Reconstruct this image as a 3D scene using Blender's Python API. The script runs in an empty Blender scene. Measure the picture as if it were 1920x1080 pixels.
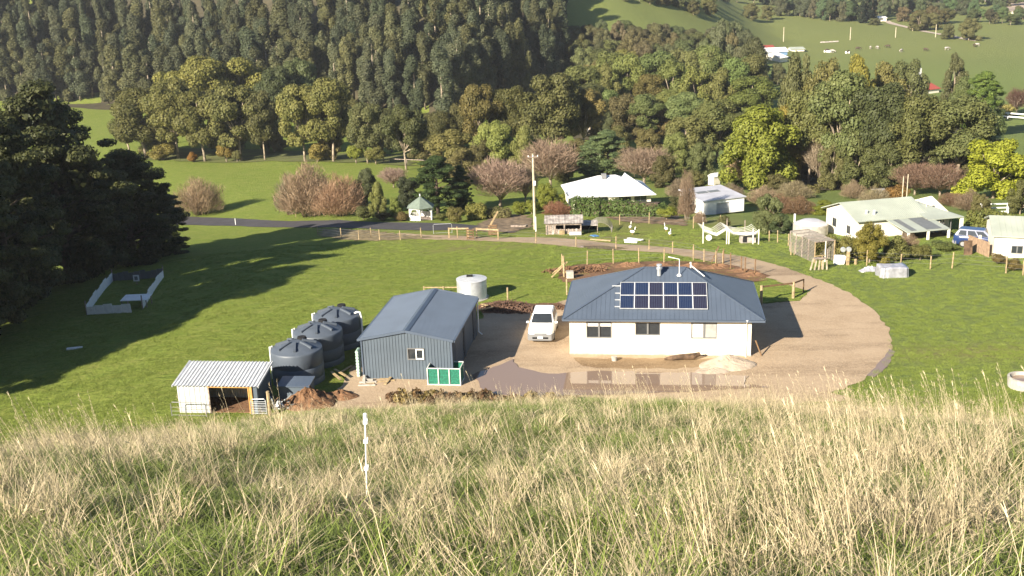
import bpy, bmesh, math, random
import numpy as np
from mathutils import Vector, Matrix
from mathutils.geometry import delaunay_2d_cdt

scene = bpy.context.scene
COL = scene.collection
PI = math.pi

# ------------------------------------------------------------------ camera
EYE = 25.0          # camera height above the house yard
TILT, ROLL = math.radians(16.6), math.radians(2.0)
FPX = 2000.0        # focal length in pixels of a 1920 wide frame
fwd = Vector((0, math.cos(TILT), -math.sin(TILT)))
upv = Vector((0, math.sin(TILT), math.cos(TILT)))
rgt = Vector((1, 0, 0))
cr = rgt * math.cos(ROLL) - upv * math.sin(ROLL)
cu = upv * math.cos(ROLL) + rgt * math.sin(ROLL)
cam_data = bpy.data.cameras.new('camera')
cam = bpy.data.objects.new('camera', cam_data)
COL.objects.link(cam)
m = Matrix((cr, cu, -fwd)).transposed().to_4x4()
m.translation = Vector((0, 0, EYE))
cam.matrix_world = m
cam_data.sensor_width = 36
cam_data.lens = FPX / 1920 * 36
cam_data.clip_start = 0.1
cam_data.clip_end = 8000
scene.camera = cam

# ------------------------------------------------------------------ light
SUN_DIR = Vector((1.40, 1.53, -1.0)).normalized()      # direction in which sunlight travels
world = bpy.data.worlds.new('World'); scene.world = world
world.use_nodes = True
wn = world.node_tree.nodes; wl = world.node_tree.links
bg = wn['Background']
sky = wn.new('ShaderNodeTexSky'); sky.sky_type = 'NISHITA'; sky.sun_disc = False
sky.sun_elevation = math.radians(25.7); sky.sun_rotation = math.radians(222.5)
sky.air_density = 1.0; sky.dust_density = 0.2; sky.ozone_density = 3.0
wl.new(sky.outputs[0], bg.inputs[0]); bg.inputs[1].default_value = 0.05
sd = bpy.data.lights.new('sun', 'SUN'); sd.energy = 5.0; sd.angle = math.radians(0.5); sd.color = (1.0, 0.90, 0.74)
sun = bpy.data.objects.new('sun', sd); COL.objects.link(sun)
sun.location = (-60, -70, 90)
sun.rotation_euler = SUN_DIR.to_track_quat('-Z', 'Y').to_euler()
scene.view_settings.view_transform = 'Standard'
scene.view_settings.look = 'None'
scene.view_settings.exposure = 1.48
scene.view_settings.gamma = 1.0
scene.view_settings.use_curve_mapping = False

# ------------------------------------------------------------------ haze
hm_ = bpy.data.materials.new('haze_air'); hm_.use_nodes = True
hn = hm_.node_tree.nodes; hn.remove(hn['Principled BSDF'])
pv = hn.new('ShaderNodeVolumePrincipled'); pv.inputs['Density'].default_value = 0.00014; pv.inputs['Color'].default_value = (.93, .95, 1, 1); pv.inputs['Anisotropy'].default_value = .2
hm_.node_tree.links.new(pv.outputs[0], hn['Material Output'].inputs['Volume'])
hx = (-1700, 1900); hy = (-50, 2000); hz = (-26, 125)
hme = bpy.data.meshes.new('haze')
hme.from_pydata([(a, b, c) for a in hx for b in hy for c in hz], [], [(0, 1, 3, 2), (4, 6, 7, 5), (0, 4, 5, 1), (2, 3, 7, 6), (0, 2, 6, 4), (1, 5, 7, 3)])
hme.materials.append(hm_)
hob = bpy.data.objects.new('haze', hme); COL.objects.link(hob); hob['kind'] = 'stuff'

# ------------------------------------------------------------------ terrain height
_ys = np.arange(-60, 3000, 0.5)
_pts = [(-60, 40), (-20, 30.8), (0, 23.4), (10, 19.8), (20, 16.15), (32, 11.55), (38, 8.7), (44, 5.6), (50, 2.6), (54, .8), (56.5, 0),
        (83, 0), (95, -.9), (110, -2.6), (130, -5), (150, -7.5), (180, -10), (240, -13.3), (300, -14), (420, -13.5), (700, -7), (1000, 10), (1400, 45), (1800, 85), (3000, 90)]
_zs = np.interp(_ys, [p[0] for p in _pts], [p[1] for p in _pts])
_k = np.exp(-0.5 * (np.arange(-12, 13) * .5 / 1.4) ** 2); _k /= _k.sum()
_zsm = np.convolve(np.pad(_zs, 12, mode='edge'), _k, mode='valid')
_w = np.clip((_ys - 57.0) / 1.5, 0, 1) * np.clip((84 - _ys) / 3, 0, 1)
_zsm = _zsm * (1 - _w)

def sstep(a, b, v):
    t = np.clip((v - a) / (b - a), 0, 1)
    return t * t * (3 - 2 * t)

def hgt(x, y):
    x = np.asarray(x, float); y = np.asarray(y, float)
    z = np.interp(y, _ys, _zsm)
    fg = sstep(58, 38, y)
    z = z - fg * (0.0030 * x * x * sstep(6, 30, y) * np.where(x > 0, 2.7, 2.0))
    z = z + fg * (0.06 * np.sin(x * 1.3 + y * .7) + 0.05 * np.sin(y * 1.9 - x * .8) + .16 * np.sin(x * .31 + 1.2) * np.cos(y * .27))
    # the left paddock falls away to the left
    z = z - 0.085 * np.clip(-x - 23, 0, 60) * sstep(50, 62, y) * sstep(240, 150, y)
    und = sstep(86, 120, y)
    z = z + und * (.35 * np.sin(x * .055 + .4) * np.cos(y * .045) + .12 * np.sin(x * .21 + y * .13))
    # slight rise to the right paddock
    z = z + 0.03 * np.clip(x - 34, 0, 60) * sstep(56, 66, y) * sstep(200, 120, y)
    # wooded hill on the left
    front = np.interp(x, [-190, -110, -50, -16, 17, 60], [365, 355, 313, 300, 345, 352])
    hill = sstep(120, 10, x - (y - 380) * .10)
    z = z + hill * np.clip(y - front - 6, 0, 170) * .46
    # green shoulder right of the wooded hill
    z = z + sstep(260, 60, x) * sstep(420, 800, y) * 22 * (1 - hill)
    return z

def H(x, y): return float(hgt(x, y))

def ray(px, py):
    d = fwd + cr * ((px - 960) / FPX) + cu * ((540 - py) / FPX)
    return d.normalized()

_T = np.concatenate([np.arange(4, 200, .15), np.arange(200, 2600, .8)])
def gp(px, py, tmin=50.0):
    """point of the terrain seen in a direction"""
    d = ray(px, py)
    T = _T[_T > tmin]
    X = d.x * T; Y = d.y * T; Z = EYE + d.z * T
    below = np.nonzero(Z < hgt(X, Y))[0]
    t = T[below[0]] if len(below) else T[-1]
    a, b = t - 1.0, t
    for _ in range(18):
        mid = (a + b) / 2
        if EYE + d.z * mid < H(d.x * mid, d.y * mid): b = mid
        else: a = mid
    t = b
    x, y = d.x * t, d.y * t
    return Vector((x, y, H(x, y)))

def mpp(p):      # metres covered by one (1920-frame) pixel at a point
    return (p - Vector((0, 0, EYE))).dot(fwd) / FPX

# ------------------------------------------------------------------ object helpers
def link(o): COL.objects.link(o); return o
def tag(o, label=None, cat=None, group=None, kind=None):
    if label: o['label'] = label
    if cat: o['category'] = cat
    if group: o['group'] = group
    if kind: o['kind'] = kind
    return o
def thing(name, label, cat, loc=(0, 0, 0), rz=0, group=None):
    o = bpy.data.objects.new(name, None); link(o)
    o.location = loc; o.rotation_euler = (0, 0, rz); o.empty_display_size = .3
    return tag(o, label, cat, group)
def dup(root, loc=None, rz=None, label=None, group=None, scale=None):
    r = root.copy(); link(r)
    if loc is not None: r.location = loc
    if rz is not None: r.rotation_euler = (0, 0, rz)
    if scale is not None: r.scale = scale
    if label: r['label'] = label
    if group: r['group'] = group
    for ch in list(root.children):
        c = ch.copy(); link(c); c.parent = r
        for g in list(ch.children):
            d = g.copy(); link(d); d.parent = c
    return r

class MB:
    def __init__(s): s.v = []; s.f = []
    def add(s, vs, fs):
        n = len(s.v); s.v += [tuple(a) for a in vs]; s.f += [tuple(i + n for i in f) for f in fs]; return s
    def box(s, c, d, rz=0, rx=0, ry=0):
        hx, hy, hz = d[0] / 2, d[1] / 2, d[2] / 2
        M = Matrix.Rotation(rz, 3, 'Z') @ Matrix.Rotation(ry, 3, 'Y') @ Matrix.Rotation(rx, 3, 'X')
        vs = [Vector(c) + M @ Vector((x, y, z)) for x in (-hx, hx) for y in (-hy, hy) for z in (-hz, hz)]
        return s.add(vs, [(0, 1, 3, 2), (4, 6, 7, 5), (0, 4, 5, 1), (2, 3, 7, 6), (0, 2, 6, 4), (1, 5, 7, 3)])
    def bar(s, a, b, w, h=None):
        a = Vector(a); b = Vector(b); h = h or w; d = (b - a).normalized()
        ref = Vector((0, 0, 1)) if abs(d.z) < .95 else Vector((0, 1, 0))
        u = d.cross(ref).normalized() * w / 2; v = u.cross(d).normalized() * h / 2
        vs = [p + q for p in (a, b) for q in (-u - v, u - v, u + v, -u + v)]
        return s.add(vs, [(0, 1, 2, 3), (7, 6, 5, 4), (0, 4, 5, 1), (1, 5, 6, 2), (2, 6, 7, 3), (3, 7, 4, 0)])
    def tube(s, pts, rad, n=8, cap=True):
        pts = [Vector(p) for p in pts]
        if not hasattr(rad, '__len__'): rad = [rad] * len(pts)
        vs = []; fs = []
        for i, p in enumerate(pts):
            d = (pts[min(i + 1, len(pts) - 1)] - pts[max(i - 1, 0)]).normalized()
            ref = Vector((0, 0, 1)) if abs(d.z) < .9 else Vector((1, 0, 0))
            u = d.cross(ref).normalized(); v = u.cross(d).normalized()
            for k in range(n):
                a = 2 * PI * k / n
                vs.append(p + (u * math.cos(a) + v * math.sin(a)) * rad[i])
        for i in range(len(pts) - 1):
            for k in range(n):
                a, b = i * n + k, i * n + (k + 1) % n
                fs.append((a, b, b + n, a + n))
        if cap: fs.append(tuple(range(n))[::-1]); fs.append(tuple(range((len(pts) - 1) * n, len(pts) * n)))
        return s.add(vs, fs)
    def lathe(s, prof, n=32, c=(0, 0, 0)):
        vs = [(c[0] + r * math.cos(2 * PI * k / n), c[1] + r * math.sin(2 * PI * k / n), c[2] + z) for r, z in prof for k in range(n)]
        fs = [(i * n + k, i * n + (k + 1) % n, (i + 1) * n + (k + 1) % n, (i + 1) * n + k) for i in range(len(prof) - 1) for k in range(n)]
        return s.add(vs, fs)
    def prism(s, poly, axis, a, b):
        """poly of 2-D points extruded along an axis between a and b"""
        def P(u, v, w):
            return {'x': (w, u, v), 'y': (u, w, v), 'z': (u, v, w)}[axis]
        n = len(poly)
        vs = [P(u, v, a) for u, v in poly] + [P(u, v, b) for u, v in poly]
        fs = [tuple(range(n)), tuple(range(n, 2 * n))[::-1]] + [(i, i + n, (i + 1) % n + n, (i + 1) % n) for i in range(n)]
        return s.add(vs, fs)
    def build(s, name, mat, parent=None, bevel=0, smooth=False, col=None):
        me = bpy.data.meshes.new(name); me.from_pydata(s.v, [], s.f); me.update()
        bm = bmesh.new(); bm.from_mesh(me); bmesh.ops.recalc_face_normals(bm, faces=bm.faces)
        if bevel: bmesh.ops.bevel(bm, geom=bm.edges[:], offset=bevel, segments=2, affect='EDGES', clamp_overlap=True)
        bm.to_mesh(me); bm.free()
        if smooth: me.polygons.foreach_set('use_smooth', [True] * len(me.polygons))
        me.materials.append(mat)
        o = bpy.data.objects.new(name, me); link(o)
        if parent: o.parent = parent
        return o

def mesh_np(name, V, F, mat):
    """fast mesh from arrays (F: n x 3 or n x 4)"""
    me = bpy.data.meshes.new(name); k = F.shape[1]
    me.vertices.add(len(V)); me.vertices.foreach_set('co', np.asarray(V, np.float32).ravel())
    me.loops.add(F.size); me.loops.foreach_set('vertex_index', np.asarray(F, np.int32).ravel())
    me.polygons.add(len(F)); me.polygons.foreach_set('loop_start', np.arange(0, F.size, k, dtype=np.int32))
    me.update(calc_edges=True); me.validate()
    if mat: me.materials.append(mat)
    return me
def obj(name, me, parent=None):
    o = bpy.data.objects.new(name, me); link(o)
    if parent: o.parent = parent
    return o

# ------------------------------------------------------------------ materials
def mat_new(name):
    m = bpy.data.materials.new(name); m.use_nodes = True
    return m, m.node_tree.nodes, m.node_tree.links, m.node_tree.nodes['Principled BSDF']
def simple(name, c, rough=.6, metal=0, var=.12, scale=3.0, spec=.4, bump=0, c2=None, bscale=None):
    m, N, L, b = mat_new(name)
    tc = N.new('ShaderNodeTexCoord'); no = N.new('ShaderNodeTexNoise'); no.inputs['Scale'].default_value = scale; no.inputs['Detail'].default_value = 5
    L.new(tc.outputs['Object'], no.inputs['Vector'])
    mx = N.new('ShaderNodeMix'); mx.data_type = 'RGBA'
    c2 = c2 or tuple(a * (1 - var * 2) for a in c)
    mx.inputs[6].default_value = (*c2, 1); mx.inputs[7].default_value = (*tuple(min(1, a * (1 + var * .5)) for a in c), 1)
    mr = N.new('ShaderNodeMapRange'); mr.inputs[1].default_value = .35; mr.inputs[2].default_value = .65
    L.new(no.outputs[0], mr.inputs[0]); L.new(mr.outputs[0], mx.inputs[0]); L.new(mx.outputs[2], b.inputs['Base Color'])
    b.inputs['Roughness'].default_value = rough; b.inputs['Metallic'].default_value = metal; b.inputs['Specular IOR Level'].default_value = spec
    if bump:
        n2 = N.new('ShaderNodeTexNoise'); n2.inputs['Scale'].default_value = bscale or scale * 4; n2.inputs['Detail'].default_value = 4
        L.new(tc.outputs['Object'], n2.inputs['Vector'])
        bp = N.new('ShaderNodeBump'); bp.inputs['Strength'].default_value = bump; bp.inputs['Distance'].default_value = .05
        L.new(n2.outputs[0], bp.inputs['Height']); L.new(bp.outputs[0], b.inputs['Normal'])
    return m
def leafmat(name, c, c2, var=.35, rough=.6):
    """foliage: hue varies from leaf to leaf, tree to tree; tinted by the object colour"""
    m, N, L, b = mat_new(name)
    geo = N.new('ShaderNodeNewGeometry'); oi = N.new('ShaderNodeObjectInfo'); tc = N.new('ShaderNodeTexCoord')
    no = N.new('ShaderNodeTexNoise'); no.inputs['Scale'].default_value = .55; no.inputs['Detail'].default_value = 2
    L.new(tc.outputs['Object'], no.inputs['Vector'])
    ad = N.new('ShaderNodeMath'); ad.operation = 'MULTIPLY_ADD'; ad.inputs[1].default_value = .5
    L.new(geo.outputs['Random Per Island'], ad.inputs[0]); 
    sb = N.new('ShaderNodeMath'); sb.operation = 'MULTIPLY_ADD'; sb.inputs[1].default_value = 1.6; sb.inputs[2].default_value = -.55
    L.new(no.outputs[0], sb.inputs[0]); L.new(sb.outputs[0], ad.inputs[2])
    mx = N.new('ShaderNodeMix'); mx.data_type = 'RGBA'; mx.clamp_factor = True
    mx.inputs[6].default_value = (*c, 1); mx.inputs[7].default_value = (*c2, 1)
    L.new(ad.outputs[0], mx.inputs[0])
    mu = N.new('ShaderNodeMix'); mu.data_type = 'RGBA'; mu.blend_type = 'MULTIPLY'; mu.inputs[0].default_value = 1
    L.new(mx.outputs[2], mu.inputs[6]); L.new(oi.outputs['Color'], mu.inputs[7])
    hs = N.new('ShaderNodeHueSaturation')
    mr = N.new('ShaderNodeMapRange'); mr.inputs[3].default_value = 1 - var; mr.inputs[4].default_value = 1 + var
    L.new(oi.outputs['Random'], mr.inputs[0]); L.new(mr.outputs[0], hs.inputs['Value'])
    L.new(mu.outputs[2], hs.inputs['Color']); L.new(hs.outputs[0], b.inputs['Base Color'])
    b.inputs['Roughness'].default_value = rough; b.inputs['Specular IOR Level'].default_value = .25
    tr = N.new('ShaderNodeBsdfTranslucent'); L.new(hs.outputs[0], tr.inputs['Color'])
    ms = N.new('ShaderNodeMixShader'); ms.inputs[0].default_value = .18
    L.new(b.outputs[0], ms.inputs[1]); L.new(tr.outputs[0], ms.inputs[2])
    L.new(ms.outputs[0], N['Material Output'].inputs[0])
    return m

def terrain_material():
    m, N, L, b = mat_new('pasture')
    tc = N.new('ShaderNodeTexCoord')
    def noise(scale, detail=5, rough=.6, sx=1, sy=1):
        mp = N.new('ShaderNodeMapping'); mp.inputs['Scale'].default_value = (sx, sy, 1)
        L.new(tc.outputs['Object'], mp.inputs['Vector'])
        n = N.new('ShaderNodeTexNoise'); n.inputs['Scale'].default_value = scale; n.inputs['Detail'].default_value = detail; n.inputs['Roughness'].default_value = rough
        L.new(mp.outputs[0], n.inputs['Vector']); return n.outputs[0]
    def mr(src, a, b_, c=0, d=1):
        n = N.new('ShaderNodeMapRange'); n.inputs[1].default_value = a; n.inputs[2].default_value = b_; n.inputs[3].default_value = c; n.inputs[4].default_value = d
        L.new(src, n.inputs[0]); return n.outputs[0]
    def mix(f, a, b_, mode='MIX'):
        n = N.new('ShaderNodeMix'); n.data_type = 'RGBA'; n.blend_type = mode; n.clamp_factor = True
        if isinstance(f, float): n.inputs[0].default_value = f
        else: L.new(f, n.inputs[0])
        for i, q in ((6, a), (7, b_)):
            if isinstance(q, tuple): n.inputs[i].default_value = (*q, 1)
            else: L.new(q, n.inputs[i])
        return n.outputs[2]
    big = noise(.06, 3); mid = noise(.45, 5, .6, 1, 1.6); fine = noise(3.2, 6, .75); clod = noise(1.1, 4, .6, .6, 1.8)
    g = mix(mr(big, .35, .65), (.175, .225, .035), (.21, .25, .048))
    g = mix(mr(mid, .40, .70), g, (.25, .26, .065))
    g = mix(mr(fine, .38, .62, 0, .75), g, (.115, .165, .024))
    g = mix(mr(clod, .54, .66, 0, .55), g, (.095, .145, .022))
    at = N.new('ShaderNodeVertexColor'); at.layer_name = 'zone'
    sep = N.new('ShaderNodeSeparateColor'); L.new(at.outputs[0], sep.inputs[0])
    # red: rank dry hill grass, green: drier patches, blue: bluer right-hand and far pasture
    straw = mix(mr(noise(2.5, 5, .7), .35, .6), (.12, .135, .04), (.25, .22, .11))
    bl = mix(mr(fine, .35, .65), (.115, .165, .044), (.170, .205, .065))
    bl = mix(mr(clod, .50, .62, 0, .9), bl, (.14, .17, .052))
    o = mix(sep.outputs[2], g, bl)
    dry = mix(mr(fine, .35, .6), (.16, .15, .045), (.24, .20, .09))
    o = mix(sep.outputs[1], o, dry)
    o = mix(sep.outputs[0], o, straw)
    L.new(o, b.inputs['Base Color'])
    b.inputs['Roughness'].default_value = .9; b.inputs['Specular IOR Level'].default_value = .15
    bp = N.new('ShaderNodeBump'); bp.inputs['Strength'].default_value = .9; bp.inputs['Distance'].default_value = .25
    sm = N.new('ShaderNodeMath'); sm.operation = 'ADD'; L.new(fine, sm.inputs[0]); L.new(clod, sm.inputs[1])
    L.new(sm.outputs[0], bp.inputs['Height']); L.new(bp.outputs[0], b.inputs['Normal'])
    return m

def gravel_material(name, c1, c2, c3, bump=.5):
    m, N, L, b = mat_new(name)
    tc = N.new('ShaderNodeTexCoord')
    def noise(scale, detail=5, rough=.6, sx=1, sy=1):
        mp = N.new('ShaderNodeMapping'); mp.inputs['Scale'].default_value = (sx, sy, 1)
        L.new(tc.outputs['Object'], mp.inputs['Vector'])
        n = N.new('ShaderNodeTexNoise'); n.inputs['Scale'].default_value = scale; n.inputs['Detail'].default_value = detail; n.inputs['Roughness'].default_value = rough
        L.new(mp.outputs[0], n.inputs['Vector']); return n.outputs[0]
    def ramp(src, a, b_):
        n = N.new('ShaderNodeMapRange'); n.inputs[1].default_value = a; n.inputs[2].default_value = b_; L.new(src, n.inputs[0]); return n.outputs[0]
    def mix(f, a, b_):
        n = N.new('ShaderNodeMix'); n.data_type = 'RGBA'; L.new(f, n.inputs[0])
        for i, q in ((6, a), (7, b_)):
            if isinstance(q, tuple): n.inputs[i].default_value = (*q, 1)
            else: L.new(q, n.inputs[i])
        return n.outputs[2]
    a = mix(ramp(noise(.35, 5, .65), .35, .65), c1, c2)
    a = mix(ramp(noise(.22, 4, .7, .45, 1.4), .50, .66), a, c3)
    a = mix(ramp(noise(9, 3, .7), .45, .75), a, tuple(q * 1.15 for q in c2))
    L.new(a, b.inputs['Base Color']); b.inputs['Roughness'].default_value = .9; b.inputs['Specular IOR Level'].default_value = .2
    bp = N.new('ShaderNodeBump'); bp.inputs['Strength'].default_value = bump; bp.inputs['Distance'].default_value = .08
    L.new(noise(3.5, 6, .7), bp.inputs['Height']); L.new(bp.outputs[0], b.inputs['Normal'])
    return m

M = {}
M['pasture'] = terrain_material()
M['gravel'] = gravel_material('gravel', (.335, .245, .16), (.41, .31, .21), (.235, .17, .11))
M['soil'] = gravel_material('bare_soil', (.14, .075, .04), (.21, .12, .07), (.095, .055, .03), 1.0)
M['mud'] = gravel_material('mud', (.23, .155, .085), (.29, .205, .12), (.17, .11, .06))
M['asphalt'] = simple('asphalt', (.06, .055, .06), .85, scale=.6, bump=.2)
def water():
    m, N, L, b = mat_new('muddy_water')
    b.inputs['Base Color'].default_value = (.235, .165, .12, 1); b.inputs['Roughness'].default_value = .03; b.inputs['IOR'].default_value = 1.5
    b.inputs['Specular IOR Level'].default_value = .6
    return m
M['water'] = water()
M['white_wall'] = simple('white_render', (.76, .70, .58), .8, var=.03, scale=.8)
M['white'] = simple('white_paint', (.80, .79, .76), .5, var=.05)
M['cream'] = simple('cream_paint', (.78, .74, .62), .6, var=.05)
M['plastic'] = simple('white_plastic', (.82, .82, .80), .35, var=.03)
M['roof_blue'] = simple('blue_grey_steel_roof', (.078, .100, .138), .42, var=.05, scale=.7, spec=.5)
M['roof_shed'] = simple('grey_blue_steel', (.080, .104, .145), .42, var=.05, scale=.7, spec=.5)
M['wall_shed'] = simple('slate_grey_steel', (.088, .112, .140), .5, var=.05, scale=.8)
M['tank'] = simple('slate_poly_tank', (.088, .106, .134), .5, var=.08, scale=1)
M['galv'] = simple('galvanised_steel', (.62, .64, .66), .38, metal=.55, var=.12, scale=2.5)
M['zinc'] = simple('zinc_sheet', (.60, .61, .62), .45, metal=.25, var=.08, scale=3)
M['rust'] = simple('weathered_sheet', (.45, .40, .36), .7, var=.25, scale=2)
M['dark'] = simple('dark_recess', (.012, .012, .014), .9)
M['alum'] = simple('grey_aluminium', (.16, .16, .16), .5, var=.04)
M['glass'] = simple('window_glass', (.030, .035, .040), .06, var=.1, spec=.8)
M['curtain'] = simple('pale_curtain', (.62, .60, .56), .8, var=.08, scale=6)
M['timber'] = simple('pale_timber', (.42, .31, .17), .75, var=.2, scale=4)
M['timber_orange'] = simple('treated_pine', (.52, .29, .09), .7, var=.15, scale=4)
M['timber_grey'] = simple('weathered_timber', (.36, .29, .24), .85, var=.3, scale=5)
M['post'] = simple('post_timber', (.40, .30, .17), .8, var=.2, scale=5)
M['brown_post'] = simple('brown_post_timber', (.20, .12, .06), .85, var=.2, scale=5)
M['pole'] = simple('pale_pole_timber', (.50, .43, .31), .8, var=.15, scale=2)
M['wire'] = simple('fence_wire', (.35, .34, .33), .5, metal=.5)
M['tyre'] = simple('tyre_rubber', (.02, .02, .02), .8)
M['rim'] = simple('alloy_rim', (.4, .4, .4), .4, metal=.6)
M['bumper'] = simple('grey_bumper', (.20, .20, .205), .6, var=.05)
M['car_white'] = simple('white_car_paint', (.82, .82, .82), .22, var=.01, spec=.6)
M['car_blue'] = simple('blue_car_paint', (.02, .04, .12), .15, var=.02, spec=.7)
M['lamp'] = simple('lamp_glass', (.45, .45, .46), .15, var=.05)
M['green_mesh'] = simple('green_shade_mesh', (.015, .16, .10), .7, var=.2, scale=8)
M['sage_roof'] = simple('sage_green_roof', (.37, .40, .34), .5, var=.07, scale=.5)
M['white_roof'] = simple('white_roof', (.72, .72, .72), .5, var=.06, scale=.6)
M['skylight'] = simple('grey_skylight', (.16, .165, .16), .4, var=.08)
M['grey_roof'] = simple('pale_grey_roof', (.46, .46, .50), .5, var=.08, scale=.6)
M['red_roof'] = simple('red_roof', (.32, .07, .05), .6)
M['blue_wall'] = simple('blue_barn_wall', (.16, .27, .42), .6)
M['green_roof'] = simple('dull_green_roof', (.17, .21, .17), .6, var=.1)
M['concrete'] = simple('pale_concrete', (.42, .39, .34), .9, var=.12, bump=.3)
M['stone'] = simple('pale_stone', (.42, .36, .26), .9, var=.2, bump=.5)
M['sand'] = simple('pile_sand', (.42, .34, .26), .95, var=.12, scale=2, bump=.6)
M['tarp'] = simple('silver_tarp', (.50, .50, .55), .35, metal=.4, var=.15, scale=3)
M['bark'] = simple('gum_bark', (.36, .29, .21), .85, var=.3, scale=2)
M['bark_pale'] = simple('pale_gum_bark', (.55, .47, .36), .8, var=.25, scale=2)
M['bark_dark'] = simple('dark_bark', (.09, .065, .045), .9, var=.3, scale=2)
M['straw_pile'] = simple('brown_straw_litter', (.19, .10, .05), .95, var=.3, scale=4, bump=1)
M['brick'] = simple('tan_brick', (.34, .23, .15), .9, var=.15, scale=4)
M['blue_plastic'] = simple('blue_plastic', (.10, .25, .50), .5)
M['net'] = simple('white_netting', (.62, .62, .58), .8, var=.05)
M['wire_mesh'] = simple('grey_wire_netting', (.30, .27, .24), .8, var=.1)
M['log'] = simple('dark_brown_log', (.12, .075, .045), .9, var=.3, bump=.6)
M['lf_gum'] = leafmat('gum_leaves', (.085, .095, .036), (.150, .148, .060))
M['lf_plant'] = leafmat('plantation_leaves', (.048, .058, .030), (.120, .122, .060), .26)
M['lf_cyp'] = leafmat('cypress_leaves', (.022, .032, .012), (.095, .100, .030), .15)
M['lf_bush'] = leafmat('bush_leaves', (.092, .092, .038), (.160, .150, .070), .2)
M['lf_twig'] = leafmat('bare_twigs', (.17, .135, .105), (.31, .26, .205), .12)
M['grass_green'] = leafmat('green_blades', (.13, .185, .03), (.24, .28, .07), .25)
M['grass_dark'] = leafmat('rank_green_blades', (.095, .135, .035), (.20, .225, .075), .25)
M['grass_dry'] = leafmat('straw_blades', (.36, .29, .17), (.66, .56, .38), .2)
M['grass_short'] = leafmat('pasture_blades', (.16, .22, .035), (.26, .30, .07), .12)

# ------------------------------------------------------------------ ground sheet
def axis(*segs):
    out = []
    for a, b, st in segs: out += list(np.arange(a, b, st))
    return np.array(out + [segs[-1][1]])
gy = axis((-40, 0, 2), (0, 62, .5), (62, 130, 1), (130, 260, 3), (260, 700, 8), (700, 1900, 40))
gx = axis((-1600, -400, 60), (-400, -120, 12), (-120, -50, 3), (-50, 60, .8), (60, 140, 3), (140, 420, 12), (420, 1800, 60))
GX, GY = np.meshgrid(gx, gy); GZ = hgt(GX, GY)
V = np.stack([GX, GY, GZ], -1).reshape(-1, 3)
ny, nx = GX.shape; ii = (np.arange(ny - 1)[:, None] * nx + np.arange(nx - 1)[None]).ravel()
F = np.stack([ii, ii + 1, ii + nx + 1, ii + nx], 1)
me = mesh_np('ground', V, F, M['pasture'])
me.polygons.foreach_set('use_smooth', [True] * len(me.polygons))
att = me.color_attributes.new('zone', 'FLOAT_COLOR', 'POINT')
x, y = V[:, 0], V[:, 1]
nse = .5 + .5 * np.sin(x * .33 + 1.7 * np.sin(y * .21)) * np.sin(y * .29 + 1.3 * np.sin(x * .17))
r = sstep(57.5, 52, y + 1.5 * nse + .05 * np.abs(x)) 
right = sstep(15, 24, x + (y - 62) * -.05) * sstep(57, 60, y)
bl = np.clip(np.maximum(right * .85, sstep(105, 160, y) * .5 * sstep(-10, 25, x)), 0, 1)
gdry = .8 * np.exp(-((x - 33 + (y - 62) * .1) / 11) ** 2 - ((y - 65.5 - (x - 30) * -.02) / 1.6) ** 2) * (.5 + .5 * nse)
gdry = np.maximum(gdry, .65 * sstep(130, 118, y) * sstep(100, 106, y) * sstep(-16, -8, x) * sstep(30, 22, x) * nse)
gdry = np.maximum(gdry, .30 * sstep(300, 480, y))
att.data.foreach_set('color', np.stack([r, gdry, bl, np.ones_like(r)], 1).astype(np.float32).ravel())
tag(obj('ground', me), kind='structure')

def sheet(name, poly, mat, off=.03, cell=1.0, jit=.25, seed=1, name_kind='structure', dens=.5, flat=None):
    """a surface lying on the ground inside an outline; its edge is ragged"""
    rng = random.Random(seed); out = []
    n = len(poly)
    for i in range(n):
        a = Vector(poly[i][:2]); b = Vector(poly[(i + 1) % n][:2]); L_ = (b - a).length; k = max(1, int(L_ / dens))
        nn = Vector((-(b - a).y, (b - a).x)).normalized() if L_ > 0 else Vector((0, 0))
        for j in range(k):
            p = a + (b - a) * (j / k)
            out.append(p + nn * rng.uniform(-jit, jit))
    xs = [p.x for p in out]; ys_ = [p.y for p in out]
    def inside(px_, py_):
        c = False; j = len(out) - 1
        for i2 in range(len(out)):
            xi, yi = out[i2]; xj, yj = out[j]
            if (yi > py_) != (yj > py_) and px_ < (xj - xi) * (py_ - yi) / (yj - yi) + xi: c = not c
            j = i2
        return c
    pts = [Vector(p) for p in out]; edges = [(i2, (i2 + 1) % len(out)) for i2 in range(len(out))]
    yy = min(ys_)
    while yy < max(ys_):
        xx = min(xs)
        while xx < max(xs):
            if inside(xx, yy): pts.append(Vector((xx, yy)))
            xx += cell
        yy += cell
    vs, es, fs, *_ = delaunay_2d_cdt(pts, edges, [list(range(len(out)))], 1, 1e-4)
    fs = [f for f in fs if inside(sum(vs[i2].x for i2 in f) / 3, sum(vs[i2].y for i2 in f) / 3)]
    VV = [(v.x, v.y, (H(v.x, v.y) if flat is None else flat) + off) for v in vs]
    b = MB(); b.add(VV, fs); o = b.build(name, mat)
    me_ = o.data
    if len(me_.polygons) and me_.polygons[0].normal.z < 0: me_.flip_normals()
    tag(o, kind=name_kind); return o

def P2(*pix, tmin=50): return [gp(a, b, tmin).xy for a, b in pix]

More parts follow.
